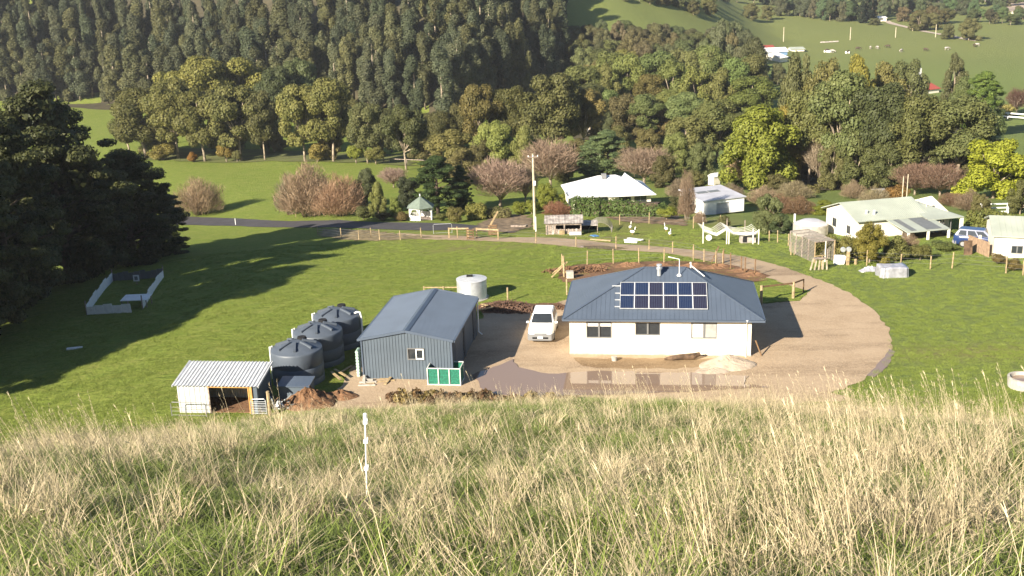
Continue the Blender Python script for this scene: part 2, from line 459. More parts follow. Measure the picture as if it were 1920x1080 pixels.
# gravel yard + driveway (yard front edge hides behind the hill brow)
yard = [Vector((-11.5, 57.6)), Vector((0, 57.2)), Vector((12, 57.4)), Vector((20, 58.2))]
yard += P2((1560, 738), (1620, 712), (1655, 685), (1672, 655), (1665, 615), (1640, 582), (1590, 548), (1530, 523), (1460, 498), (1400, 483), (1330, 472), (1250, 464),
           (1160, 458), (1090, 450), (1010, 445), (930, 446), (860, 442), (800, 441), (748, 437), (735, 446), (800, 449), (900, 452), (960, 454), (1020, 458), (1090, 465),
           (1160, 469), (1240, 474), (1310, 486), (1370, 500), (1420, 515), (1480, 536), (1512, 552), (1500, 565), (1425, 570), (1340, 560), (1200, 556), (1062, 562), (1035, 572), (960, 584), (905, 585), (905, 597), (700, 640), (660, 690))
sheet('gravel_driveway', yard, M['gravel'], .03, 1.2, .14, 3)
sheet('dirt_bank', P2((1045, 520), (1050, 503), (1090, 496), (1200, 492), (1300, 490), (1370, 498), (1420, 512), (1440, 527), (1380, 532), (1060, 530)), M['soil'], .06, .7, .2, 4)
sheet('dirt_patch', P2((905, 588), (900, 572), (930, 565), (1000, 570), (1050, 568), (1062, 575), (1000, 584)), M['soil'], .06, .6, .15, 5)
mudp = P2((1075, 672), (1400, 674), (1390, 686), (1250, 692), (1120, 690), (1080, 682))
sheet('mud_strip', mudp, M['mud'], .040, .8, .18, 6)
sheet('rear_lawn', P2((1428, 540), (1485, 538), (1520, 546), (1500, 564), (1420, 569)), M['pasture'], .045, .8, .1, 7)
sheet('puddle', P2((885, 704), (925, 690), (960, 675), (972, 690), (1030, 703), (1080, 698), (1140, 697), (1240, 700), (1330, 700), (1400, 706), (1395, 722)) + [Vector((15.5, 60.6)), Vector((8, 60.2)), Vector((0, 60.3)), Vector((-2, 61.6))], M['water'], .038, 3, .12, 8, flat=.03 - .022 + .022)
sheet('small_puddle', P2((1080, 462), (1130, 461), (1180, 466), (1150, 469), (1105, 467)), M['water'], .05, 1, .1, 9)
sheet('edge_puddle', P2((1625, 705), (1650, 680), (1668, 655), (1676, 660), (1665, 688), (1640, 708)), M['water'], .045, 1, .08, 10)
# road along the valley
road = P2((-60, 402), (150, 405), (330, 405), (450, 410), (600, 414), (700, 417), (780, 418), (860, 420), (900, 424), (880, 431), (800, 433), (700, 430), (600, 427), (450, 424), (330, 421), (150, 422), (-60, 424))
sheet('road', road, M['asphalt'], .05, 2, .08, 11, dens=1.5)
sheet('verge', P2((600, 430), (700, 432), (735, 438), (830, 446), (700, 452), (640, 450), (600, 442)), simple('dry_verge', (.26, .20, .10), .95, var=.3, scale=1.5, bump=.6), .04, 1.2, .5, 12, name_kind='structure')
sheet('garden_bed', P2((930, 400), (990, 404), (1000, 424), (960, 438), (880, 432)), simple('dry_bed', (.24, .17, .10), .95, var=.3, scale=1.5, bump=.6), .04, 1.2, .5, 13)
sheet('garden_soil', P2((1130, 408), (1270, 402), (1290, 424), (1180, 418)), simple('garden_soil_mix', (.22, .15, .09), .95, var=.35, scale=1.2, bump=.6), .04, 1.2, .5, 14)
sheet('far_track', P2((1640, 33), (1670, 46), (1720, 58), (1780, 70), (1830, 78), (1830, 76), (1780, 66), (1720, 54), (1672, 42), (1648, 32)), simple('far_gravel', (.45, .37, .30), .95), .15, 20, .3, 15, dens=6)
sheet('far_bare_hill', P2((1830, -4), (1880, 14), (1905, 30), (1960, 34), (1960, -8)), simple('bare_ground', (.40, .31, .24), .95, var=.3, scale=.03), .3, 20, 1, 16, dens=8)


# ================================================================== BUILDINGS
def Rz(deg): return -math.radians(deg)

# ---- the house
HR = Rz(7.7)
house = thing('house', 'cream rendered house with blue grey hip roof and solar panels', 'house', (3.33, 67.37, 0), HR)
x0, x1, y0, y1, wh = .38, 12.33, .38, 8.5, 2.46
wins = [(1.5, 3.2, 1.2, 2.32), (4.75, 6.41, 1.42, 2.31), (8.42, 10.1, 1.22, 2.34)]
w = MB()
def wallx(mb, xa, xb, yy, th, zb, zt, holes):
    """wall along x with window openings"""
    cur = xa
    for (a, b_, c, d) in sorted(holes):
        mb.box(((cur + a) / 2, yy + th / 2, (zb + zt) / 2), (a - cur, th, zt - zb))
        mb.box(((a + b_) / 2, yy + th / 2, (zb + c) / 2), (b_ - a, th, c - zb))
        mb.box(((a + b_) / 2, yy + th / 2, (d + zt) / 2), (b_ - a, th, zt - d)); cur = b_
    mb.box(((cur + xb) / 2, yy + th / 2, (zb + zt) / 2), (xb - cur, th, zt - zb))
wallx(w, x0, x1, y0, .2, .0, wh, wins)
w.build('front_wall', M['white_wall'], house)
w = MB(); w.box((x0 + .1, (y0 + y1) / 2 + .1, wh / 2), (.2, y1 - y0 - .2, wh)); w.build('side_wall', M['white_wall'], house)
w = MB(); w.box((x1 - .1, (y0 + y1) / 2 + .1, wh / 2), (.2, y1 - y0 - .2, wh)); w.build('side_wall', M['white_wall'], house)
w = MB(); w.box(((x0 + x1) / 2, y1, wh / 2), (x1 - x0 - .4, .2, wh)); w.build('rear_wall', M['white_wall'], house)
w = MB(); w.box(((x0 + x1) / 2, (y0 + y1) / 2, .06), (x1 - x0 + .06, y1 - y0 + .06, .12)); w.build('slab_edge', M['concrete'], house)
w = MB(); w.box(((x0 + x1) / 2, (y0 + y1) / 2, .6), (x1 - x0 - .5, y1 - y0 - .5, .9)); w.box(((x0 + x1) / 2, 4, 1.3), (x1 - x0 - .5, .1, 2.2)); w.build('interior', M['dark'], house)
RW, RD, RE, RT = 13.1, 8.95, 2.65, 4.96
rl, rr = 5.3, 8.15
def slope_z(yv): return RE + yv * (RT - RE) / (RD / 2)
# roof: four planes with thickness, laid sheets marked by raised ribs
rf = MB()
vs = [(0, 0, RE), (RW, 0, RE), (RW, RD, RE), (0, RD, RE), (rl, RD / 2, RT), (rr, RD / 2, RT)]
rf.add(vs, [(0, 1, 5, 4), (1, 2, 5), (2, 3, 4, 5), (3, 0, 4)])
rf.add([(a, b_, c - .06) for a, b_, c in vs], [(4, 5, 1, 0), (5, 2, 1), (5, 4, 3, 2), (4, 0, 3)])
roof = rf.build('roof', M['roof_blue'], house)
rb = MB()
for i in range(1, 43):                               # ribs of the steel sheets on the two long faces
    xx = i * RW / 43
    for side in (0, 1):
        if xx < rl: t = xx / rl
        elif xx > rr: t = (RW - xx) / (RW - rr)
        else: t = 1
        ya = 0 if side == 0 else RD; yb = RD / 2 * t if side == 0 else RD - RD / 2 * t
        zb = RE + (RT - RE) * t
        rb.bar((xx, ya, RE + .008), (xx, yb, zb + .008), .03, .02)
for i in range(1, 30):
    yy = i * RD / 30; t = min(yy, RD - yy) / (RD / 2)
    rb.bar((0, yy, RE + .008), (rl * t, yy, RE + (RT - RE) * t + .008), .03, .02)
    rb.bar((RW, yy, RE + .008), (RW - (RW - rr) * t, yy, RE + (RT - RE) * t + .008), .03, .02)
rb.build('roof_rib', M['roof_blue'], roof)
for a, b_ in ((0, 4), (3, 4), (1, 5), (2, 5), (4, 5)):
    c = MB(); c.bar(Vector(vs[a]) + Vector((0, 0, .02)), Vector(vs[b_]) + Vector((0, 0, .02)), .16, .04); c.build('ridge_cap', M['roof_blue'], roof)
g = MB()
for a, b_ in (((-.05, -.05), (RW + .05, -.05)), ((RW + .05, .05), (RW + .05, RD - .05)), ((-.05, .05), (-.05, RD - .05)), ((-.05, RD + .05), (RW + .05, RD + .05))):
    g.bar((*a, RE - .07), (*b_, RE - .07), .1, .13)
g.build('gutter', M['roof_blue'], house)
s = MB(); s.box((RW / 2, RD / 2, RE - .16), (RW - .1, RD - .1, .04)); s.build('soffit', M['cream'], house)
for (a, b_, c, d), kind in zip(wins, ('dark', 'dark', 'pale')):
    f_ = MB(); yy = y0 + .05
    for bx_ in ((a + .03, (c + d) / 2, .06, d - c), (b_ - .03, (c + d) / 2, .06, d - c), ((a + b_) / 2, (c + d) / 2, .11, d - c - .12)):
        f_.box((bx_[0], yy, bx_[1]), (bx_[2], .12, bx_[3]))
    for zz in (c + .03, d - .03): f_.box(((a + b_) / 2, yy, zz), (b_ - a - .12, .12, .06))
    wf = f_.build('window', M['alum'], house)
    mid = (a + b_) / 2
    for k, (p, q) in enumerate(((a + .06, mid - .055), (mid + .055, b_ - .06))):
        pn = MB(); pn.box(((p + q) / 2, yy + .03, (c + d) / 2), (q - p, .012, d - c - .12)); pn.build('pane', M['glass'], wf)
    if kind == 'pale':
        cu_ = MB(); cu_.box(((a + mid) / 2, yy - .005, (c + d) / 2), (mid - a - .12, .01, d - c - .14)); cu_.build('blind', M['curtain'], wf)
        cu_ = MB(); cu_.box(((b_ + mid) / 2, yy - .005, (c + d) / 2), (b_ - mid - .12, .01, d - c - .14)); cu_.build('blind', simple('grey_blind', (.32, .32, .30), .7, var=.1), wf)
    if kind == 'dark' and a < 2:
        for p, q in ((a + .07, mid - .06), (mid + .06, b_ - .07)):
            cu_ = MB(); cu_.box(((p + q) / 2, yy - .0, d - .2), (q - p, .01, .24)); cu_.build('blind', M['curtain'], wf)
    sl = MB(); sl.box((mid, y0 - .03, c - .035), (b_ - a + .1, .1, .05)); sl.build('sill', M['cream'], wf)
dp = MB(); dp.tube([(x1 - .33, .0, RE - .12), (x1 - .33, y0 - .06, RE - .35), (x1 - .33, y0 - .06, .05), (x1 - .33, y0 - .2, .02)], .045, 8); dp.tube([(x1 - .33, -.02, RE - .1), (x1 - .33, -.02, RE + .0)], .09, 8)
dp.build('downpipe', M['plastic'], house)
# solar panels
def solar_mat(name, c):
    m, N, L, b = mat_new(name)
    tc = N.new('ShaderNodeTexCoord'); sx = N.new('ShaderNodeSeparateXYZ'); L.new(tc.outputs['Object'], sx.inputs[0])
    def line(out, per, wd):
        a = N.new('ShaderNodeMath'); a.operation = 'MULTIPLY'; a.inputs[1].default_value = 1 / per; L.new(out, a.inputs[0])
        f = N.new('ShaderNodeMath'); f.operation = 'FRACT'; L.new(a.outputs[0], f.inputs[0])
        g_ = N.new('ShaderNodeMath'); g_.operation = 'LESS_THAN'; g_.inputs[1].default_value = wd; L.new(f.outputs[0], g_.inputs[0]); return g_.outputs[0]
    l1 = line(sx.outputs[0], .117, .22); l2 = line(sx.outputs[1], .12, .10)
    mx = N.new('ShaderNodeMath'); mx.operation = 'MAXIMUM'; L.new(l1, mx.inputs[0]); L.new(l2, mx.inputs[1])
    no = N.new('ShaderNodeTexNoise'); no.inputs['Scale'].default_value = 2.5; L.new(tc.outputs['Object'], no.inputs[0])
    c1 = N.new('ShaderNodeMix'); c1.data_type = 'RGBA'; c1.inputs[6].default_value = (*c, 1); c1.inputs[7].default_value = (*[q * 1.9 for q in c], 1); L.new(no.outputs[0], c1.inputs[0])
    o = N.new('ShaderNodeMix'); o.data_type = 'RGBA'; o.inputs[7].default_value = (.05, .065, .10, 1)
    L.new(mx.outputs[0], o.inputs[0]); L.new(c1.outputs[2], o.inputs[6])
    L.new(o.outputs[2], b.inputs['Base Color']); b.inputs['Roughness'].default_value = .32; b.inputs['Specular IOR Level'].default_value = .25
    return m
sm_b = solar_mat('blue_cells', (.004, .010, .035)); sm_p = solar_mat('violet_cells', (.010, .008, .020))
ang = math.atan((RT - RE) / (RD / 2)); PW, PH = .965, 1.27
for r_ in range(2):
    for c in range(6):
        e = MB(); e.box((0, 0, 0), (PW - .05, PH - .05, .035))
        o = e.build('solar_panel', (sm_p if (r_, c) in ((0, 2), (0, 5), (1, 1), (1, 2), (1, 3), (1, 5)) else sm_b), house)
        yy = .78 + (r_ + .5) * PH * math.cos(ang) if False else .76 + ((1 - r_) + .5) * PH * math.cos(ang)
        o.location = (3.72 + (c + .5) * PW, yy, slope_z(yy) + .10); o.rotation_euler = (ang, 0, 0)
        fr = MB()
        for sx in (-1, 1): fr.box((sx * (PW / 2 - .018), 0, .004), (.036, PH, .05))
        for sy in (-1, 1): fr.box((0, sy * (PH / 2 - .018), .004), (PW - .075, .036, .05))
        fr.build('panel_frame', M['zinc'], o)
for k, yy in enumerate((.98, 1.55, 2.12, 2.75)):
    e = MB(); e.box((3.55 - (.1 if k == 3 else 0), yy, slope_z(yy) + .06), (.34 + .25 * (k == 3), .05, .05), rx=ang); e.build('mounting_rail', M['zinc'], house)
# flue, vents and masts
e = MB(); c = (6.34, 3.75); zb = slope_z(c[1])
e.lathe([(.0, 0), (.14, 0), (.14, .45), (.2, .46), (.2, .58), (.12, .6), (.12, .7), (.19, .71), (.19, .80), (.0, .84)], 16, (c[0], c[1], zb)); e.build('flue', M['galv'], house, smooth=False)
e = MB(); c = (7.70, 3.7); zb = slope_z(c[1])
e.tube([(c[0], c[1], zb - .02), (c[0], c[1], zb + 1.2), (c[0] - .75, c[1] + .25, zb + 1.3)], .028, 6); e.lathe([(.17, 0), (.13, .1), (.04, .13)], 12, (c[0], c[1], zb + .03)); e.build('antenna_mast', M['plastic'], house)
e = MB(); e.tube([(8.5, 4.8, 4.7), (8.5, 4.8, 5.25)], .06, 8); e.tube([(8.55, 4.75, 5.0), (9.4, 3.7, 4.55)], .035, 6); e.build('vent_pipe', M['plastic'], house)

# ---- large steel shed
SR = Rz(8.5)
shed = thing('steel_shed', 'large slate grey steel shed with low gable roof beside the yard', 'shed', (-9.79, 64.52, 0), SR)
SW, SL, SE, SP = 5.92, 9.0, 2.72, 3.29
def ribwall(mb, a, b_, zb, ztf, step=.19, th=.05, outn=None):
    """vertical ribbed cladding between two plan points; ztf(t) gives the top height"""
    a = Vector((*a, 0)); b_ = Vector((*b_, 0)); L_ = (b_ - a).length; n = int(L_ / step); d = (b_ - a) / n
    nrm = Vector((d.y, -d.x, 0)).normalized() * .028
    for i in range(n):
        p = a + d * i; q = a + d * (i + 1)
        pr = [p, p + d * .12 + nrm, p + d * .30 + nrm, p + d * .42, q]
        ts = [i / n, (i + .12) / n, (i + .3) / n, (i + .42) / n, (i + 1) / n]
        vs_ = [(v.x, v.y, zb) for v in pr] + [(v.x, v.y, ztf(t)) for v, t in zip(pr, ts)]
        mb.add(vs_, [(k, k + 1, k + 6, k + 5) for k in range(4)])
gable = lambda t: SE + (SP - SE) * (1 - abs(2 * t - 1)) - .03
w = MB()
hx0, hx1, hz0, hz1 = 3.02, 4.12, 1.38, 2.17
ribwall(w, (0, 0), (hx0, 0), 0, lambda t: gable(t * hx0 / SW)); ribwall(w, (hx1, 0), (SW, 0), 0, lambda t: gable(hx1 / SW + t * (SW - hx1) / SW))
ribwall(w, (hx0, 0), (hx1, 0), 0, lambda t: hz0); ribwall(w, (hx0, 0), (hx1, 0), hz1, lambda t: gable((hx0 + t * (hx1 - hx0)) / SW))
w.build('gable_wall', M['wall_shed'], shed)
w = MB(); ribwall(w, (0, SL), (0, 0), 0, lambda t: SE); w.build('side_wall', M['wall_shed'], shed)
w = MB(); ribwall(w, (SW, 0), (SW, 1.2), 0, lambda t: SE); ribwall(w, (SW, 4.0), (SW, 4.6), 0, lambda t: SE); ribwall(w, (SW, 7.6), (SW, SL), 0, lambda t: SE)
ribwall(w, (SW, 1.2), (SW, 4.0), 2.35, lambda t: SE); ribwall(w, (SW, 4.6), (SW, 7.6), 2.35, lambda t: SE); w.build('side_wall', M['wall_shed'], shed)
w = MB(); ribwall(w, (SW, SL), (0, SL), 0, gable); w.build('gable_wall', M['wall_shed'], shed)
for a, b_ in ((1.2, 4.0), (4.6, 7.6)):
    w = MB()
    for k in range(18): w.box((SW - .06, (a + b_) / 2, .06 + k * .13), (.03 + .02 * (k % 2), b_ - a, .12))
    w.build('roller_door', M['wall_shed'], shed)
w = MB(); w.box((SW / 2, SL / 2, .05), (SW - .1, SL - .1, .1)); w.build('floor_slab', M['concrete'], shed)
rf = MB()
for sgn in (0, 1):
    xa = -.12 if sgn == 0 else SW + .12
    n = 48
    za = SE - .02
    for i in range(n):                                  # sheet profile: ribs running down the slope
        y_a = -.12 + i * (SL + .24) / n; st = (SL + .24) / n
        prof = [(0, 0), (.15, .03), (.35, .03), (.5, 0), (1, 0)]
        vs_ = [(xa, y_a + st * u, za + z) for u, z in prof] + [(SW / 2, y_a + st * u, SP + .02 + z) for u, z in prof]
        rf.add(vs_, [(k, k + 1, k + 6, k + 5) for k in range(4)])
sroof = rf.build('roof', M['roof_shed'], shed)
c = MB(); c.prism([(SW / 2 - .22, SP - .0), (SW / 2, SP + .07), (SW / 2 + .22, SP - .0), (SW / 2 + .22, SP + .02), (SW / 2, SP + .1), (SW / 2 - .22, SP + .02)], 'y', -.13, SL + .13); c.build('ridge_cap', M['roof_shed'], sroof)
for yy in (-.13, SL + .13):
    c = MB(); c.bar((-.14, yy, SE - .02), (SW / 2, yy, SP + .02), .05, .16); c.build('barge_flashing', M['roof_shed'], shed); c = MB(); c.bar((SW / 2, yy, SP + .02), (SW + .14, yy, SE - .02), .05, .16); c.build('barge_flashing', M['roof_shed'], shed)
for xx in (-.17, SW + .17): MB().box((xx, SL / 2, SE - .06), (.12, SL + .2, .12)).build('gutter', M['roof_shed'], shed)
for xx, yy in ((.03, -.03), (SW - .02, -.035)):
    c = MB(); c.box((xx, yy, SE / 2), (.09, .07, SE)); c.build('corner_flashing', M['roof_shed'], shed)
c = MB(); c.tube([(SW + .17, SL - .1, SE - .1), (SW + .12, SL - .1, SE - .3), (SW + .12, SL - .1, .25), (SW + .4, SL - .2, .05)], .05, 8); c.build('downpipe', M['plastic'], shed)
f_ = MB(); cx, cz = (hx0 + hx1) / 2, (hz0 + hz1) / 2
for xx, ww in ((hx0 + .03, .06), (hx1 - .03, .06)): f_.box((xx, -.03, cz), (ww, .1, hz1 - hz0))
for zz in (hz0 + .03, hz1 - .03): f_.box((cx, -.03, zz), (hx1 - hx0 - .12, .1, .06))
wf = f_.build('window', M['alum'], shed)
f_ = MB()
for xx in (cx + .03, hx1 - .07): f_.box((xx, -.06, cz), (.07, .06, hz1 - hz0 - .1))
for zz in (hz0 + .08, hz1 - .08): f_.box(((cx + hx1) / 2 - .02, -.06, zz), (hx1 - cx - .17, .06, .07))
f_.build('sliding_sash', M['white'], wf)
f_ = MB(); f_.box((cx, .0, cz), (hx1 - hx0 - .1, .01, hz1 - hz0 - .1)); f_.build('pane', M['glass'], wf)

# ---- three poly tanks
def make_tank(label):
    t = thing('water_tank', label, 'water tank', (0, 0, 0), 0, 'slate poly tanks in a row beside the shed')
    R_, Hh = 1.66, 2.2
    b = MB(); b.lathe([(R_, 0), (R_, .35), (R_ - .015, .37), (R_ - .015, .41), (R_, .43), (R_, 1.15), (R_ - .015, 1.17), (R_ - .015, 1.21), (R_, 1.23), (R_, Hh - .12), (R_ - .03, Hh), (R_ * .55, Hh + .30), (.30, Hh + .46), (0, Hh + .46)], 64)
    body = b.build('body', M['tank'], t, smooth=False)
    for p in body.data.polygons: p.use_smooth = abs(p.normal.z) < .3
    for k in range(7):
        a = k * 2 * PI / 7 + .35
        r0, r1 = .42, R_ * .80
        c = MB(); c.bar((r0 * math.cos(a), r0 * math.sin(a), Hh + .47), (r1 * math.cos(a), r1 * math.sin(a), Hh + .20), .17, .16); c.build('roof_rib', M['tank'], t, bevel=.02)
    c = MB(); c.lathe([(0, .08), (.27, .08), (.3, .0), (.3, -.12)], 24, (.3, .55, Hh + .48)); c.build('lid', M['dark'], t)
    c = MB(); c.tube([(-R_ - .05, .1, .1), (-R_ - .05, .1, Hh + .08), (-R_ + .12, .1, Hh + .12)], .07, 8); c.build('inlet_pipe', M['plastic'], t)
    return t
tk = make_tank('slate poly water tank nearest the small corrugated shed')
tk.location = (-14.0, 64.75, 0)
t2 = dup(tk, (-13.2, 68.2, 0), 0, 'middle one of the three slate poly water tanks')
t3 = dup(tk, (-12.4, 71.5, 0), 0, 'rearmost slate poly water tank, white pipe running to the shed')
c = MB(); c.tube([(1.2, -.25, 2.25), (1.5, -.3, 2.42), (1.70, -.3, 2.38), (1.76, -.3, 2.1), (1.76, -.3, .1)], .07, 8); c.build('overflow_pipe', M['plastic'], t3)

# ---- galvanised tank behind the shed
t = thing('galvanised_tank', 'shiny galvanised round water tank in the paddock behind the steel shed', 'water tank', (-3.2, 81.6, 0))
b = MB(); prof = [(1.18, 0)]
for k in range(18): prof += [(1.18, k * .085), (1.195, k * .085 + .02), (1.195, k * .085 + .045), (1.18, k * .085 + .065)]
prof += [(1.18, 1.55)]
o = b.lathe(prof, 56).build('corrugated_body', M['galv'], t, smooth=True)
b = MB(); b.lathe([(1.23, 1.53), (1.23, 1.58), (.3, 1.68), (0, 1.69)], 40); b.build('roof', M['zinc'], t)
b = MB(); b.box((-.15, .3, 1.72), (.5, .4, .1)); b.build('hatch', M['dark'], t)
b = MB(); b.lathe([(1.35, -.1), (1.35, .04), (1.2, .05)], 32); b.build('base_pad', M['concrete'], t)
tg = thing('rail_fence', 'pale timber rail running left from the galvanised tank', 'fence', (-6.0, 83.2, 0))
b = MB(); b.bar((-1.2, .3, .42), (1.6, 0, .42), .05, .08); b.build('rail', M['timber'], tg)
for xx in (-1.2, .4): b = MB(); b.box((xx, .12 - xx * .15, .22), (.09, .09, .6)); b.build('post', M['post'], tg)

# ---- small corrugated shed
SH = Rz(7.3)
ss = thing('animal_shed', 'small corrugated zinc shed with open timber framed doorway', 'shed', (-20.35, 59.95, 0), SH)
L1, D1 = 5.0, 2.45
zf, zr = 1.82, 2.3
w = MB(); ribwall(w, (0, 0), (1.95, 0), 0, lambda t: zf, .28); w.build('front_cladding', M['zinc'], ss)
w = MB(); ribwall(w, (0, D1), (0, 0), 0, lambda t: zr + (zf - zr) * t, .28); w.build('side_cladding', M['zinc'], ss)
w = MB(); ribwall(w, (L1, D1), (0, D1), 0, lambda t: zr, .28); w.build('rear_cladding', M['zinc'], ss)
w = MB(); ribwall(w, (L1, 0), (L1, D1 - .02), 0, lambda t: zf + (zr - zf) * t, .19)
w.box((4.85, .0, zf / 2), (.28, .05, zf)); w.build('side_cladding', M['wall_shed'], ss)
w = MB(); w.box((1.98, -.05, zf / 2 - .0), (.09, .09, zf - .04)); w.build('door_post', M['timber_grey'], ss)
w = MB(); w.box((4.62, -.06, zf / 2 - .0), (.16, .1, zf - .04)); w.box((4.46, -.04, zf / 2), (.06, .06, zf - .06)); w.build('door_post', M['timber_orange'], ss)
w = MB(); w.box((3.3, -.07, zf - .06), (2.8, .1, .13)); w.build('lintel', M['timber_orange'], ss)
w = MB(); w.box((2.5, 1.25, .02), (4.8, 2.3, .04)); w.build('dirt_floor', M['soil'], ss)
w = MB()
n = 24; st = (L1 + .36) / n
for i in range(n):
    prof = [(0, 0), (.12, .045), (.38, .045), (.5, 0), (1, 0)]
    xa = -.18 + i * st
    w.add([(xa + st * u, -.25, zf - .06 + .06 + z) for u, z in prof] + [(xa + st * u, D1 + .12, zr + .05 + z) for u, z in prof], [(k, k + 1, k + 6, k + 5) for k in range(4)])
w.build('roof', M['zinc'], ss)
w = MB(); w.bar((L1 + .18, -.25, zf - .02), (L1 + .18, D1 + .12, zr + .06), .04, .12); w.build('barge_board', M['zinc'], ss); w = MB(); w.bar((-.18, -.25, zf - .02), (-.18, D1 + .12, zr + .06), .04, .12); w.build('barge_board', M['zinc'], ss)
w = MB(); w.box((3.9, D1 - .3, 1.6), (.8, .03, .25)); w.build('shelf', M['white'], ss)
def tube_gate(name, label, loc, rz, W_, H_, bars, mat, mesh=False, bow=False):
    t = thing(name, label, 'gate', loc, rz)
    b = MB(); r0 = .028
    b.tube([(0, 0, .1), (0, 0, H_ - .12), (.1, 0, H_), (W_ - .1, 0, H_), (W_, 0, H_ - .12), (W_, 0, .1)], r0, 6); b.build('frame', mat, t)
    for k in range(bars):
        b = MB(); zz = .18 + k * (H_ - .25) / bars; b.tube([(0, 0, zz), (W_, 0, zz)], .014, 5); b.build('bar', mat, t)
    return t
tube_gate('tube_gate', 'grey tubular gate leaning across the front left of the zinc shed', (-20.6, 59.2, 0), Rz(9), 2.2, 1.0, 3, M['alum'])
tube_gate('mesh_gate', 'small arched mesh gate panel beside the shed doorway', (-15.75, 58.95, 0), Rz(2), .9, 1.1, 8, M['galv'])
tg = thing('gate_post', 'short pale timber post right of the small mesh gate', 'post', (-14.7, 59.0, 0)); w = MB(); w.tube([(0, 0, 0), (0, 0, 1.55)], .1, 8); w.build('timber', M['post'], tg)

# pump box
pb = thing('pump_box', 'low slate blue metal box with sloping lid between shed and tank', 'box', (-14.5, 60.9, 0), Rz(6))
w = MB(); w.box((.95, .6, .55), (1.9, 1.2, 1.1)); w.build('body', M['wall_shed'], pb)
w = MB(); w.box((.95, .6, 1.17), (2.06, 1.4, .07), rx=.10); w.build('lid', M['roof_shed'], pb)
# dark open thing behind zinc shed roof
tb = tag(MB().box((0, 0, .5), (1.6, .8, 1.0)).build('dark_crate', M['dark'], None), 'dark crate behind the roof of the zinc shed', 'crate'); tb.location = (-18.6, 64.6, 0)

# ---- green mesh cage
cg = thing('mesh_cage', 'green shade mesh cage on a white frame against the shed', 'cage', (-5.52, 63.0, 0), Rz(8.5))
cw, cd, ch = 2.1, 1.25, 1.15
fr = MB()
for xx in (0, cw / 3, 2 * cw / 3, cw): fr.bar((xx, -.02, 0), (xx, -.02, ch), .06); fr.bar((xx, cd, 0), (xx, cd, ch), .04)
for zz in (.06, ch): fr.bar((0, -.02, zz), (cw, -.02, zz), .05); fr.bar((0, cd, zz), (cw, cd, zz), .05); fr.bar((0, 0, zz), (0, cd, zz), .05); fr.bar((cw, 0, zz), (cw, cd, zz), .05)
fr.build('frame', M['net'], cg)
for nm, a in (('mesh_front', ((cw / 2, .02, ch / 2), (cw - .06, .015, ch - .1))), ('mesh_back', ((cw / 2, cd - .03, ch / 2), (cw - .06, .015, ch - .1))), ('mesh_side', ((.03, cd / 2, ch / 2), (.015, cd - .1, ch - .1))), ('mesh_side', ((cw - .03, cd / 2, ch / 2), (.015, cd - .1, ch - .1))), ('mesh_floor', ((cw / 2, cd / 2, .5), (cw - .1, cd - .1, .02)))):
    MB().box(*a).build(nm, M['green_mesh'], cg)

